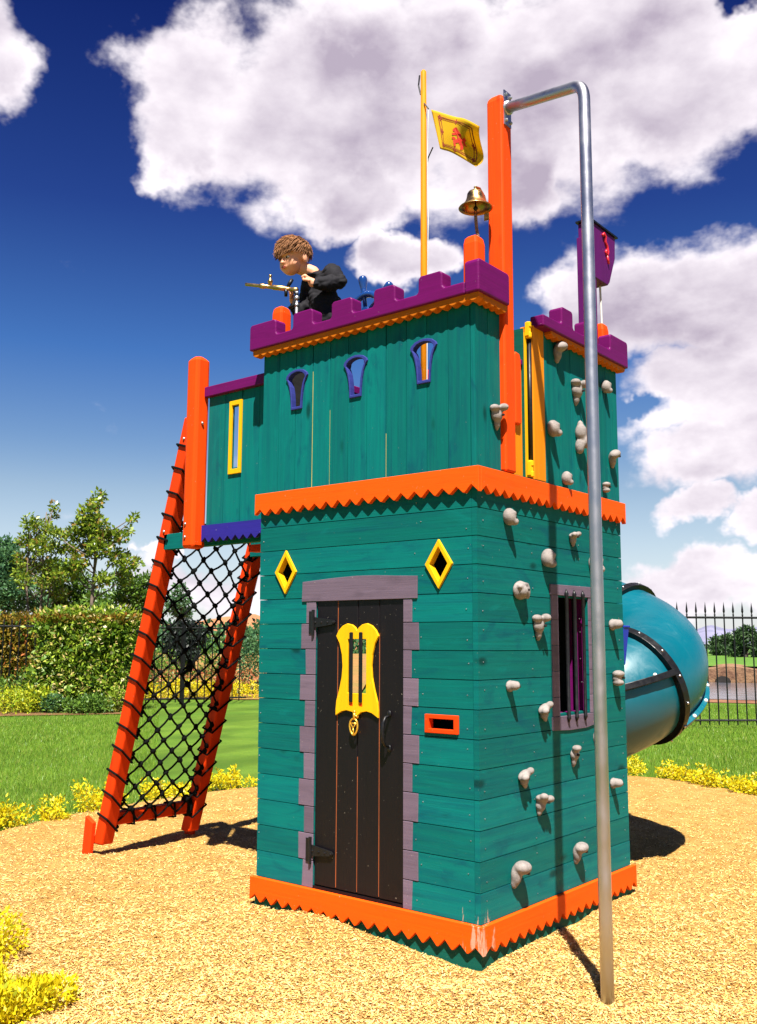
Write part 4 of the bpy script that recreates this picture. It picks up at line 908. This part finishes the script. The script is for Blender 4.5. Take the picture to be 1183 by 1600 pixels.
cr=[n for n in chip.node_tree.nodes if n.type=='VALTORGB'][0].color_ramp; cr.elements[0].position=.0; cr.elements[0].color=(.32,.15,.035,1); x_=cr.elements.new(.10); x_.color=(.50,.27,.06,1)
e=cr.elements.new(.3); e.color=(.66,.42,.11,1)
pts=[]; 
while len(pts)<250000:
    d=4.0/ (RNG.random()**.75+.18)*.9; a=RNG.uniform(-.45,.45); ang=YAW-a; x=CAMP.x-math.sin(ang)*d; y=CAMP.y+math.cos(ang)*d
    if -W-.02<x<.02 and -.02<y<D: continue
    if inbed(x,y,-.05*RNG.random()): pts.append((x,y))
n=len(pts); z=np.array([gz(*q) for q in pts])+.012+RNG.random(n)*.010
edge=np.array([min(1,max(0,(RB_[int((math.atan2(y-BC[1],x-BC[0])%(2*PI))/(2*PI)*NT)%NT]-math.hypot(x-BC[0],y-BC[1]))/.4)) for x,y in pts]); z=np.where(edge<1,z*edge+.01,z)
P0=np.c_[np.array(pts),z]; th=RNG.random(n)*2*PI; ln=RNG.uniform(.003,.011,n)*np.where(RNG.random(n)<.04,1.9,1); wd=RNG.uniform(.0011,.0029,n); tilt=RNG.normal(0,.28,n); roll=RNG.normal(0,.4,n)
A=np.c_[np.cos(th)*np.cos(tilt),np.sin(th)*np.cos(tilt),np.sin(tilt)]*ln[:,None]; Bv=np.c_[-np.sin(th)*np.cos(roll),np.cos(th)*np.cos(roll),np.sin(roll)]*wd[:,None]
scatter('wood_chips',P0,A,Bv,chip,'stuff','loose straw coloured wood chips strewn over the mulch')
grassm=leafmat('grass_blades',(.08,.19,.012),(.24,.40,.03),(.36,.38,.08),trans=.25)
pts=[]
while len(pts)<170000:
    d=7.0+ 19*RNG.random()**1.6; a=RNG.uniform(-.42,.42); ang=YAW-a; x=CAMP.x-math.sin(ang)*d; y=CAMP.y+math.cos(ang)*d
    if -.22<a<.13 and d>8: continue
    if not inbed(x,y,.0): pts.append((x,y))
for q in range(2500): 
    x=RNG.uniform(-2.3,-1.2); y=RNG.uniform(-2.6,-1.7)
    if not inbed(x,y,.02): pts.append((x,y))
n=len(pts); pts=np.array(pts); th=RNG.random(n)*2*PI; dist=np.hypot(pts[:,0]-CAMP.x,pts[:,1]-CAMP.y); w=.0016*np.clip(dist/6,1,3.4); h=RNG.uniform(.02,.042,n)*np.clip(dist/9,1,1.4)
base=np.c_[pts,np.full(n,-.02)]; sd=np.c_[np.cos(th),np.sin(th),np.zeros(n)]*w[:,None]; lean=np.c_[RNG.normal(0,.014,n),RNG.normal(0,.014,n),h]
v=np.empty((n,3,3)); v[:,0]=base-sd; v[:,1]=base+sd; v[:,2]=base+lean+[0,0,.01]
fastmesh('grass',v.reshape(-1,3),np.arange(n*3).reshape(-1,3),grassm,'stuff','short mown green grass of the lawn')
# ------------------------------------------------------------------ plants
def leaves(blobs,n,size,up=.3,shell=.55,aspect=.45,jit=1.):
    """rhombic folded leaves through ellipsoid blobs (cx,cy,cz,rx,ry,rz)"""
    bl=np.array(blobs,dtype=float); vol=(bl[:,3]*bl[:,4]*bl[:,5])**.75; idx=RNG.choice(len(bl),n,p=vol/vol.sum()); b=bl[idx]
    d=RNG.normal(size=(n,3)); d/=np.linalg.norm(d,axis=1)[:,None]; r=(shell+(1-shell)*RNG.random(n)**.7)*(1+.10*RNG.normal(size=n)*jit)
    p=b[:,:3]+d*b[:,3:]*r[:,None]
    ax=d*.6+RNG.normal(size=(n,3))*.7; ax[:,2]+=up; ax/=np.linalg.norm(ax,axis=1)[:,None]
    s=np.cross(ax,RNG.normal(size=(n,3))); s/=np.linalg.norm(s,axis=1)[:,None]; nn=np.cross(ax,s)
    L=size*RNG.uniform(.65,1.3,n)[:,None]; v=np.empty((n,4,3)); v[:,0]=p; v[:,1]=p+ax*L*.45+s*L*aspect*.5+nn*L*.10; v[:,2]=p+ax*L; v[:,3]=p+ax*L*.45-s*L*aspect*.5+nn*L*.10
    return v.reshape(-1,3),np.arange(n*4).reshape(-1,4)
def plant(name,label,cat,loc,blobs,n,size,mat,group=None,stems=5,stemmat=None,sub=('foliage','stem'),**k):
    T=empty(name,(loc[0],loc[1],0),label,cat,group)
    v,f=leaves([(loc[0]+b[0],loc[1]+b[1],b[2],*b[3:]) for b in blobs],n,size,**k); q=fastmesh(sub[0],v,f,mat,parent=T); keep(q)
    mb=MB(); rr=random.Random(int(loc[0]*100))
    for s in range(stems):
        b=blobs[rr.randrange(len(blobs))]; e=V((loc[0]+b[0]+rr.uniform(-.5,.5)*b[3],loc[1]+b[1]+rr.uniform(-.5,.5)*b[4],b[2]+rr.uniform(0,.8)*b[5])); a=V((loc[0]+b[0]*.4,loc[1]+b[1]*.4,-.02))
        mb.tube([a,(a+e)/2+V((rr.uniform(-.02,.02),rr.uniform(-.02,.02),0)),e],[.012*size*12,.008*size*12,.003*size*12],6)
    P(mb,sub[1],stemmat or M['bark'],T); return T,q
def mound(w,h,n=7,seed=1,elong=(0,0)):
    rr=random.Random(seed); out=[]
    for i in range(n):
        t=rr.uniform(-1,1); x=rr.uniform(-.5,.5)*w+elong[0]*t; y=rr.uniform(-.5,.5)*w+elong[1]*t; k=rr.uniform(.7,1.15)
        out.append((x,y,h*.42*k,w*.33*k,w*.33*k,h*.5*k))
    return out
GS='low golden shrubs edging the mulch'
gold=[((-4.95,.25),.42,.30,'low golden shrub at the far left edge of the mulch beside the lawn',(.0,.15)),((-4.78,.80),.20,.13,'smallest golden shrub between two larger ones at the left mulch edge',(0,0)),((-5.02,1.28),.42,.30,'feathery golden shrub just left of the climbing net foot',(0,.30)),
((-5.05,2.15),.34,.22,'golden shrub seen through the bottom of the rope net',(0,.25)),((-5.0,2.95),.36,.26,'golden shrub right of the climbing net leg beside the castle wall',(.05,.15)),
((-2.42,6.78),.42,.28,'upright golden shrub on the lawn edge just right of the castle',(.05,-.02)),((-1.72,6.62),.36,.24,'golden shrub below the slide, left half of the long clump',(.18,-.10)),((-1.22,6.42),.36,.24,'golden shrub below the slide, right half of the long clump',(.16,-.12)),((-.72,6.12),.36,.24,'golden shrub near the right frame edge beyond the mulch',(.12,-.08)),((-.28,5.88),.34,.22,'golden shrub cut by the right frame edge',(.1,-.06))]
for i,(loc,w,h,lab,el) in enumerate(gold):
    w*=.78; h*=.62
    bl=mound(w,h,8,i,el); rr=random.Random(i+70)
    for q in range(5): bl.append((rr.uniform(-.5,.5)*w+el[0]*rr.uniform(-1,1),rr.uniform(-.5,.5)*w+el[1]*rr.uniform(-1,1),h*1.05,.03,.03,h*.35))
    plant('golden_shrub',lab,'shrub',loc,bl,1300 if w>.25 else 500,.034,M['leaf_gold'],GS)
near=[((-1.98,-1.52),.34,.20,'bright golden shrub at the bottom left corner, the one set farther back',(.10,0)),((-1.42,-1.66),.30,.17,'large leafy golden shrub spreading at the bottom left foreground',(.22,-.02)),((-1.12,-1.66),.22,.13,'golden shrub at the right end of the foreground clump',(.08,.02)),((-1.72,-1.85),.3,.15,'golden shrub at the very bottom left corner in front of the others',(.1,-.05))]
for i,(loc,w,h,lab,el) in enumerate(near):
    plant('golden_shrub',lab,'shrub',loc,mound(w,h,10,i+30,el),3000,.028,M['leaf_gold'],GS,up=.8)
# bushes along the fence line on the left
def at(px,d): return polar(px,d)
bush=[(30,21.9,.95,.62,'leaf_lime','yellow green bush at the foot of the russet hedge'),(64,21.9,.5,.5,'leaf_lime','small lime bush beside the yellow green bush'),(30,22.9,.8,.9,'leaf_mid','tall thin green bush rising behind the lime bush'),(90,21.7,.5,.40,'leaf_blue','dark bluish green bush at the foot of the flowering hedge, left end'),(122,21.5,.6,.36,'leaf_mid','fresh green bush at the foot of the flowering hedge, centre'),(152,21.4,.6,.42,'leaf_mid','fuller fresh green bush at the foot of the flowering hedge'),(196,21.6,.5,.55,'leaf_hedge','green bush at the right end of the flowering hedge')]
for i,(px,d,w,h,mt,lab) in enumerate(bush):
    plant('garden_bush',lab,'bush',at(px,d),mound(w,h,9,i+50),1500,.075,M[mt],'bushes at the foot of the hedges',stemmat=M['darkbark'])
yl=[(240,26.2,'left of the net'),(268,26.4,'second behind the net'),(296,26.4,'third behind the net'),(322,26.4,'fourth behind the net'),(352,26.4,'just right of the net leg'),(384,26.4,'nearest the castle wall')]
for i,(px,d,lab) in enumerate(yl):
    T_,q=plant('flower_clump','yellow flower clump behind the iron fence, '+lab,'flowers',at(px,d),mound(.62,.52,7,i+90),900,.06,M['leaf_gold'],'yellow flowers behind the left fence')
    p2=at(px+6,d+.3); v,f=leaves([(p2[0],p2[1],.55,.35,.35,.25)],160,.07); keep(fastmesh('blossom',v,f,M['petal_red'],parent=T_))
for i,(px,d,w,h,mt,lab) in enumerate([(245,28,1.5,1.5,'leaf_mid','green shrub behind the fence at the left of the net'),(340,28.5,1.1,1.75,'leaf_mid','round green shrub behind the fence between the net and its right leg'),(389,28,.9,1.9,'leaf_blue','dark green shrub behind the fence against the castle wall'),(275,30,1.3,1.2,'leaf_mid','olive shrub in the meadow behind the net')]):
    plant('meadow_shrub',lab,'shrub',at(px,d),mound(w,h,10,i+120),1800,.10,M[mt],'shrubs beyond the left fence',stemmat=M['darkbark'])
# hedges
def hedge(name,label,px0,px1,d,h,mat,n,extra=None,seed=0):
    x0,y0=at(px0,d); x1,y1=at(px1,d-.6 if seed==1 else d); T=empty(name,((x0+x1)/2,(y0+y1)/2,0),label,'hedge'); bl=[]; rr=random.Random(seed)
    m=9
    for i in range(m):
        for zz in range(5):
            t=(i+.5)/m+rr.uniform(-.03,.03); z=h*(zz+.5)/5; bl.append((x0+(x1-x0)*t+rr.uniform(-.1,.1),y0+(y1-y0)*t+rr.uniform(-.1,.1),z+rr.uniform(-.05,.05),rr.uniform(.26,.50),rr.uniform(.34,.58),h*.17+rr.uniform(0,.05)))
    v,f=leaves(bl,n,.115,up=.1,shell=.75); keep(fastmesh('foliage',v,f,mat,parent=T))
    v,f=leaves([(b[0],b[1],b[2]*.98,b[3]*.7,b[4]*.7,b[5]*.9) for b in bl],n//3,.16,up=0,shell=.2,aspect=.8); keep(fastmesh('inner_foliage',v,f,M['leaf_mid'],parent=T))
    mb=MB(); mb2=[]
    for i in range(7):
        t=(i+.5)/7; a=V((x0+(x1-x0)*t,y0+(y1-y0)*t,-.05)); mb.tube([a,a+V((rr.uniform(-.1,.1),rr.uniform(-.1,.1),h*.5)),a+V((rr.uniform(-.3,.3),rr.uniform(-.2,.2),h*.9))],[.03,.02,.01],6)
    P(mb,'stems',M['darkbark'],T)
    if extra:
        v,f=leaves([b for b in bl],extra[1],extra[2],shell=.98,aspect=.9); keep(fastmesh('blossom',v,f,extra[0],parent=T))
        v,f=leaves([(b[0],b[1],h*.97,b[3]*1.1,b[4]*1.1,.10) for b in bl[4::5]],n//6,.09,up=.8); keep(fastmesh('new_growth',v,f,M['leaf_rust'],parent=T))
hedge('hedge','tall clipped green hedge with cream blossoms beside the climbing net',80,205,22.6,2.05,M['leaf_hedge'],15000,(M['petal'],420,.085),1)
hedge('hedge','russet and olive hedge behind the iron fence at the left frame edge',-60,80,25.4,2.05,M['leaf_rust'],11000,(M['petal'],60,.06),2)
# trees
def tree(name,label,px,d,clusters,n,size,mat,trunks,depth=.8,group=None,bark='bark',base=0.,**k):
    x,y=at(px,d); T=empty(name,(x,y,0),label,'tree',group); s=d/1498.6; rr=random.Random(px+int(d)); bl=[]; ce=[]
    for cx,cy,r in clusters:
        u=(cx-px)*s; z=1.5+(1005-cy)*s; rm=r*s; t=rr.uniform(-.6,.6)*depth; c=V((x,y,0))+RX*u+TW*t; bl.append((c.x,c.y,z,rm,rm,rm*.85)); ce.append(V((c.x,c.y,z)))
    v,f=leaves(bl,n,size,shell=.25,**k); keep(fastmesh('crown',v,f,mat,parent=T))
    mb=MB(); top=max(c.z for c in ce)
    for (bx0,tx,ty,r0) in trunks:
        a=V((x,y,base-.1))+RX*((bx0-px)*s); e=V((x,y,1.5+(1005-ty)*s))+RX*((tx-px)*s); pts=[a.lerp(e,t/6)+V((rr.uniform(-.04,.04),rr.uniform(-.04,.04),0))*(t%6>0) for t in range(7)]
        mb.tube(pts,[r0*(1-.8*t/6) for t in range(7)],8)
        for c in ce:
            if len(trunks)>1 and rr.random()<.45: continue
            t=max(.25,min(.9,((c.z-.55-a.z)/(e.z-a.z)))); q=a.lerp(e,t); mb.tube([q,(q+c)/2+V((0,0,-.06)),c],[r0*.38*(1-t*.5),r0*.25,r0*.08],6)
    P(mb,'trunk',M[bark],T,smooth=True); return T
tree('magnolia_tree','open crowned tree with large glossy leaves and one pale trunk, tallest above the hedge',148,25,[(148,785,9),(146,800,13),(140,818,18),(152,838,20),(128,835,16),(112,846,16),(96,850,12),(170,850,16),(188,850,12),(196,838,6),(196,815,7),(203,828,5),(160,868,18),(180,880,17),(200,892,16),(208,885,8),(128,868,16),(108,872,14),(126,892,16),(186,908,14),(168,915,13),(112,900,14),(138,855,16)],3900,.12,M['leaf_mag'],[(148,148,790,.075)],aspect=.55)
tree('magnolia_tree','looser multi stemmed tree with paler leaves left of the tallest tree',65,25.5,[(73,803,7),(70,815,9),(48,832,14),(60,838,16),(78,845,12),(36,856,14),(52,862,18),(72,868,18),(90,872,13),(30,885,14),(44,895,18),(64,895,18),(86,898,15),(22,905,12),(76,918,16),(50,918,12),(98,912,12),(92,935,12)],3200,.105,M['leaf_mag'],[(52,45,850,.05),(61,68,815,.055),(68,80,850,.04)],aspect=.5)
tree('broadleaf_tree','dense bluish green tree at the left frame edge behind the hedge',12,31,[(0,868,18),(14,885,20),(-8,895,24),(30,905,18),(8,918,24),(36,930,22),(-10,935,22),(20,950,24),(50,952,18)],5200,.15,M['leaf_blue'],[(10,8,880,.12)],bark='darkbark')
tree('broadleaf_tree','dark green tree filling the gap between the two open crowned trees',95,33,[(96,905,22),(120,918,22),(80,930,22),(104,945,24),(130,950,22),(70,955,20),(150,945,18)],4600,.15,M['leaf_dark'] if False else M['leaf_mid'],[(98,98,900,.12)],bark='darkbark')
tree('broadleaf_tree','soft green tree right of the tallest tree just above the hedge',212,32,[(195,912,16),(214,922,18),(232,915,14),(200,938,20),(226,944,20),(178,940,16),(244,898,12),(240,935,14),(170,955,14),(214,960,18)],4200,.14,M['leaf_mid'],[(212,212,915,.10)],bark='darkbark')
tree('broadleaf_tree','pale distant tree seen through the upper part of the rope net',285,45,[(285,925,10),(278,940,13),(292,945,12),(270,955,13),(284,965,14),(296,960,9)],1500,.17,M['leaf_blue'],[(284,284,930,.10)],bark='darkbark')
tree('weeping_conifer','dark grey drooping conifer behind the rope net beyond the fence',298,30,[(298,978,10),(286,985,13),(308,982,11),(276,1000,13),(295,1000,18),(314,998,13),(282,1018,13),(302,1020,15),(322,990,7),(268,1014,8)],4200,.12,M['leaf_dark'],[(311,300,985,.13)],bark='darkbark',up=-.8)
# ------------------------------------------------------------------ iron fences
def fence(name,label,pts,rail,tip,posts=(),sp=.17):
    mid=pts[len(pts)//2]; T=empty(name,(mid[0],mid[1],0),label,'fence'); pk=MB(); seglen=0
    fin=[(.010,0),(.018,.03),(.010,.045),(.022,.075),(.017,.11),(.0,.20)]
    fl=[]
    for (a,b) in zip(pts[:-1],pts[1:]):
        a=V((*a,0)); b=V((*b,0)); n=int((b-a).length/sp); dir_=(b-a).normalized(); nrm=V((-dir_.y,dir_.x,0))
        for i in range(n):
            q=a.lerp(b,i/n); pk.box((q.x-.010,q.y-.010,.05),(q.x+.010,q.y+.010,rail+.02)); k=(tip-rail)/.2
            pk.lathe([(r*1.0,h*k) for r,h in fin],q+V((0,0,rail+.01)),n=8,cap=False)
        for z in (rail,.13):
            mb=MB(); mb.tube([a+V((0,0,z)),b+V((0,0,z))],.020,4); P(mb,'rail',M['iron'],T)
    P(pk,'pickets',M['iron'],T)
    for q in list(posts):
        mb=MB(); mb.box((q[0]-.04,q[1]-.04,0),(q[0]+.04,q[1]+.04,rail+.12)); mb.add([(q[0]-.055,q[1]-.055,rail+.12),(q[0]+.055,q[1]-.055,rail+.12),(q[0]+.055,q[1]+.055,rail+.12),(q[0]-.055,q[1]+.055,rail+.12),(q[0],q[1],rail+.22)],[(0,1,2,3),(0,1,4),(1,2,4),(2,3,4),(3,0,4)]); P(mb,'post',M['iron'],T)
    return T
fence('iron_fence','black iron picket fence behind the rope net and the left hedge',FL,1.83,2.02,posts=[(-16.05,11.4)])
fence('iron_fence','black iron picket fence with spear finials at the right beyond the slide',FRt,1.985,2.27,posts=[(-6,11.9)])
# ------------------------------------------------------------------ beyond the right fence: pond, stone bank, trees, hills
def quadpatch(name,corners,mat,z,kind='structure',label=None):
    mb=MB(); mb.add([(*polar(px,d),z if not hasattr(z,'__len__') else z[i]) for i,(px,d) in enumerate(corners)],[tuple(range(len(corners)))]); o=mb.build(name,mat); tag(o,kind=kind,label=label); return o
wm,nt,b=newmat('pond_water'); b.inputs['Base Color'].default_value=(.10,.10,.12,1); b.inputs['Roughness'].default_value=.12; tc=nd(nt,'ShaderNodeTexCoord'); n=nd(nt,'ShaderNodeTexNoise',Scale=2.2,Detail=4.); lk(nt,tc.outputs['Object'],n.inputs['Vector']); bq=nd(nt,'ShaderNodeBump',Strength=.35,Distance=.08); lk(nt,n.outputs[0],bq.inputs['Height']); lk(nt,bq.outputs[0],b.inputs['Normal'])
quadpatch('turf_beyond_fence',[(900,18),(1500,18),(1500,28.4),(900,28.4)],LAWN,-.02)
quadpatch('earth_bank',[(900,27.2),(1500,27.2),(1500,29.2),(900,29.2)],ground_mat('ochre_earth',((.34,.17,.09),(.24,.10,.06),(.16,.09,.05)),1.2,.03,fine=12),.0)
quadpatch('water',[(900,28.6),(1500,28.6),(1500,41),(900,41)],wm,.012)
sm_=ground_mat('rubble_stone',((.34,.20,.11),(.24,.13,.08),(.12,.06,.04)),1.6,.06,fine=6)
T=empty('stone_bank',(*polar(1150,41),0),'low reddish rubble stone bank with a dark culvert across the pond','bank')
mb=MB(); n=40
top=[]; 
for i in range(n+1):
    px=900+600*i/n; top.append((polar(px,40.6),polar(px,42.2),.62+.08*math.sin(i*.9)))
vs=[]
for a,b_,h in top: vs+=[(*a,-.05),(*a,h*.9),(*b_,h+.02),(*b_,-.05)]
mb.add(vs,[(i*4+j,i*4+j+1,i*4+5+j,i*4+4+j) for i in range(n) for j in range(3)]); P(mb,'stone_face',sm_,T)
mb=MB(); c=V((*polar(1124,40.45),0)); mb.add([tuple(c+RX*(.30*math.cos(t))+UZ*(.24*math.sin(t)+.02)) for t in [k*PI/12 for k in range(13)]]+[tuple(c-TW*.12+RX*(.30*math.cos(t))+UZ*(.24*math.sin(t)+.02)) for t in [k*PI/12 for k in range(13)]],[tuple(range(13)),tuple(range(13,26))]+[(i,i+1,i+14,i+13) for i in range(12)]); P(mb,'culvert',M['hole'],T)
quadpatch('far_bank_turf',[(850,42.0),(1500,42.0),(1900,140),(700,140)],ground_mat('bright_far_turf',((.10,.22,.03),(.13,.26,.035),(.08,.16,.03)),.1,.01,fine=2),(.63,.63,1.1,1.1))
for i,(px,d,cl,lab) in enumerate([(1160,62,[(1150,998,12),(1165,990,13),(1180,1000,13),(1158,1012,14),(1176,1014,13),(1144,1014,10)],'round dark tree across the pond, farthest right of the three'),(1122,68,[(1118,1004,11),(1132,1000,11),(1110,1015,9),(1126,1017,12),(1138,1014,9)],'smaller round tree across the pond behind the spear fence'),(1200,66,[(1195,995,13),(1210,990,14),(1200,1012,14),(1188,1010,10)],'tree across the pond cut by the right frame edge')]):
    tree('round_tree',lab,px,d,cl,3400,.24,M['leaf_far'],[(px,px,1000,.18)],depth=1.5,group='trees across the pond',bark='darkbark',base=.7)
rr=random.Random(3); bl=[]
for i in range(130):
    px=rr.uniform(980,1330); d=rr.uniform(105,135); x,y=polar(px,d); h=rr.uniform(.5,1.3); bl.append((x,y,.25+h*.5,rr.uniform(1.6,3.2),rr.uniform(1.6,3.2),h*.7))
v,f=leaves(bl,16000,.45,shell=.6,aspect=.7); fastmesh('far_woodland',v,f,M['leaf_far'],'stuff','far off dark green woodland at the foot of the hills')
bl=[]
for i in range(110):
    px=rr.uniform(-60,560); d=rr.uniform(75,100); x,y=polar(px,d); h=rr.uniform(1.0,2.0); bl.append((x,y,.5+h*.6,rr.uniform(1.3,2.6),rr.uniform(1.3,2.6),h*.8))
v,f=leaves(bl,12000,.5,shell=.6,aspect=.7); fastmesh('far_scrub',v,f,M['leaf_blue'],'stuff','far off scrub line beyond the russet meadow')
def ridge(name,px0,px1,d,hf,mat,depth=.5):
    mb=MB(); n=60; m=8; vs=[]
    for j in range(m+1):
        for i in range(n+1):
            px=px0+(px1-px0)*i/n; t=j/m; x,y=polar(px,d*(1+depth*t)); h=hf(i/n)*d/1498.6*math.sin(min(1,t*1.6)*PI/2)*(1+.15*noise.noise(V((i*.5,j*.9,1)))); vs.append((x,y,-1+ (h+1.5+1)*(t>0)*(1 if t>0 else 0)*min(1,t*2.0) if t>0 else -1))
    mb.add(vs,[(j*(n+1)+i,j*(n+1)+i+1,(j+1)*(n+1)+i+1,(j+1)*(n+1)+i) for j in range(m) for i in range(n)]); o=mb.build(name,mat,smooth=True); tag(o,kind='structure'); return o
ridge('hills',900,1500,900,lambda t:33+10*noise.noise(V((t*7,0,4)))+8*noise.noise(V((t*19,0,4))),ground_mat('hazy_hill_scrub',((.20,.20,.30),(.28,.27,.40),(.16,.17,.24)),.012,.5,fine=.05))  # blue of the distant air haze mixed into the hill colour itself
ridge('russet_hill',230,800,210,lambda t:38+26*t-8*math.cos(t*9),ground_mat('russet_hill_grass',((.52,.22,.10),(.44,.18,.09),(.30,.15,.07)),.05,.3,fine=.6))
# ------------------------------------------------------------------ sky, sun, camera
SUNAZ=(.640,-.768); EL=rad(60)
wd=bpy.data.worlds.new('World'); S.world=wd; wd.use_nodes=True; nt=wd.node_tree; bg=nt.nodes['Background']; bg.inputs[1].default_value=.066
sky=nd(nt,'ShaderNodeTexSky',sky_type='NISHITA',sun_disc=False,altitude=400.,air_density=1.0,dust_density=.6,ozone_density=2.5); sky.sun_elevation=EL; sky.sun_rotation=math.atan2(SUNAZ[0],SUNAZ[1])
tc=nd(nt,'ShaderNodeTexCoord'); dv=vmath(nt,'NORMALIZE',tc.outputs['Generated'])
sx=nd(nt,'ShaderNodeSeparateXYZ'); lk(nt,dv,sx.inputs[0])
az=mathn(nt,'MULTIPLY',mathn(nt,'ARCTAN2',sx.outputs[0],sx.outputs[1]),180/PI); el=mathn(nt,'MULTIPLY',mathn(nt,'ARCSINE',sx.outputs[2]),180/PI)
cb=nd(nt,'ShaderNodeCombineXYZ'); lk(nt,az,cb.inputs[0]); lk(nt,el,cb.inputs[1])
warp=nd(nt,'ShaderNodeTexNoise',Scale=9.,Detail=5.,Roughness=.6); lk(nt,dv,warp.inputs['Vector'])
wv=vmath(nt,'MULTIPLY',vmath(nt,'SUBTRACT',warp.outputs['Color'],(.5,.5,.5)),(9,7,0)); ae=vmath(nt,'ADD',cb.outputs[0],wv)
BL=[(-49.9,31.4,4.8,4.2),(-43.8,30.1,8.2,5.6),(-36.9,31.2,9.2,7.0),(-28.8,31.0,8.8,7.0),(-21.0,31.2,6.4,5.0),(-16.2,31.7,4.1,2.9),(-51.0,28.6,3.6,2.6),(-40.5,26.0,5.6,2.6),(-37.9,22.6,3.2,1.5),(-63.0,31.3,3.4,3.2),(-30.5,26.4,4.5,2.5),
(-26.0,19.4,4.2,2.6),(-24.4,19.6,5.2,3.4),(-19.8,20.0,5.6,3.6),(-16.0,18.0,5,5.2),(-19.3,14.8,5.8,3.4),(-18.8,10.6,4.4,2.2),(-16.5,11.5,3.2,3.4),(-20.6,7.4,3.0,1.2),(-17.2,6.3,2.4,1.4),(-19.8,2.9,6.5,1.7),(-52.9,4.6,1.0,.6),(-48.0,3.0,6,1.4),
(-5,25,9,6),(-2,12,8,5),(-80,20,9,4),(70,18,14,5)]
cov=None
for (a,e_,ra,re) in BL:
    mp=nd(nt,'ShaderNodeMapping',vector_type='TEXTURE'); mp.inputs['Location'].default_value=(a,e_,0); mp.inputs['Scale'].default_value=(ra,re,1); lk(nt,ae,mp.inputs[0])
    ln=nt.nodes.new('ShaderNodeVectorMath'); ln.operation='LENGTH'; lk(nt,mp.outputs[0],ln.inputs[0])
    v_=mr(nt,ln.outputs['Value'],.35,1.6,1.,0.); cov=v_ if cov is None else mathn(nt,'MAXIMUM',cov,v_)
for (a,e_,ra,re) in [(-16.7,34.0,1.4,1.0),(-23.6,13.3,2.4,.6)]:
    mp=nd(nt,'ShaderNodeMapping',vector_type='TEXTURE'); mp.inputs['Location'].default_value=(a,e_,0); mp.inputs['Scale'].default_value=(ra,re,1); lk(nt,ae,mp.inputs[0])
    ln=nt.nodes.new('ShaderNodeVectorMath'); ln.operation='LENGTH'; lk(nt,mp.outputs[0],ln.inputs[0]); cov=mathn(nt,'SUBTRACT',cov,mr(nt,ln.outputs['Value'],.2,1.6,.55,0.))
def cn(off,det=12.,scl=8.):
    p=vmath(nt,'ADD',vmath(nt,'MULTIPLY',dv,(1,1,1.7)),off) ; n=nd(nt,'ShaderNodeTexNoise',Scale=scl,Detail=det,Roughness=.52,Lacunarity=2.1); lk(nt,p,n.inputs['Vector']); return n.outputs[0]
n0=cn((0,0,0)); n1=cn((.012,-.014,.030),5.); n0s=cn((0,0,0),5.)
dens=mathn(nt,'ADD',mathn(nt,'MULTIPLY',cov,1.0),mathn(nt,'MULTIPLY',mathn(nt,'SUBTRACT',n0,.5),1.8))
alpha=mr(nt,dens,.30,.78)
thick=mr(nt,dens,.55,1.25)
lit=mathn(nt,'ADD',mathn(nt,'MULTIPLY',mathn(nt,'SUBTRACT',n0s,n1),2.3),.55,True)
big=nd(nt,'ShaderNodeTexNoise',Scale=3.4,Detail=4.); lk(nt,vmath(nt,'ADD',dv,(2.3,.4,1.1)),big.inputs['Vector'])
shade=mathn(nt,'MULTIPLY',thick,mr(nt,big.outputs[0],.34,.60,.25,1.)); shade=mathn(nt,'MULTIPLY',shade,mr(nt,el,4.,34.,.35,1.25))
lit2=mathn(nt,'SUBTRACT',mathn(nt,'ADD',lit,.32),mathn(nt,'MULTIPLY',shade,.86),True)
ccol=mix(nt,lit2,(2.8,2.4,3.0),(6.3,5.9,6.2))
hsn=nd(nt,'ShaderNodeHueSaturation'); hsn.inputs['Saturation'].default_value=1.1; lk(nt,sky.outputs[0],hsn.inputs['Color'])
rp=nd(nt,'ShaderNodeValToRGB'); lk(nt,mathn(nt,'DIVIDE',el,40.),rp.inputs[0]); E0=rp.color_ramp.elements; E0[0].position=.0; E0[0].color=(.8,.78,.72,1); E0[1].position=.88; E0[1].color=(.05,.085,.30,1)
for p_,c_ in ((.22,(.66,.62,.59,1)),(.42,(.25,.40,.62,1)),(.62,(.12,.185,.44,1))): x=E0.new(p_); x.color=c_
skc=mix(nt,1.0,hsn.outputs[0],rp.outputs[0],'MULTIPLY')
low=mr(nt,el,-1.,12.,.65,0.); skc=mix(nt,low,skc,(4.0,4.1,4.8))
fin=mix(nt,mathn(nt,'MULTIPLY',alpha,mr(nt,sx.outputs[2],-.01,.02)),skc,ccol); lk(nt,fin,bg.inputs[0])
ld=bpy.data.lights.new('Sun','SUN'); ld.energy=5.; ld.angle=rad(.53); ld.color=(1,.955,.88); so=bpy.data.objects.new('Sun',ld); C.objects.link(so)
sd=V((SUNAZ[0]*math.cos(EL),SUNAZ[1]*math.cos(EL),math.sin(EL))); so.rotation_euler=sd.to_track_quat('Z','Y').to_euler(); so.location=(5,-6,12)
cd=bpy.data.cameras.new('Camera'); co=bpy.data.objects.new('Camera',cd); C.objects.link(co); S.camera=co
r=V((.77575,.63102,.00458)); u=V((.08162,-.10752,.99085)); f_=r.cross(u).normalized(); f_=-f_
Rm=Matrix((r,u,-f_)).transposed().to_4x4()
co.matrix_world=Matrix.Translation(CAMP)@Rm
cd.sensor_fit='VERTICAL'; cd.sensor_height=24; cd.lens=24*1498.6/1600; cd.clip_end=6000; cd.clip_start=.05
S.view_settings.view_transform='Standard'; S.view_settings.look='None'; S.view_settings.exposure=1.5; S.view_settings.gamma=1
S.render.engine='CYCLES'; S.render.resolution_x=757; S.render.resolution_y=1024
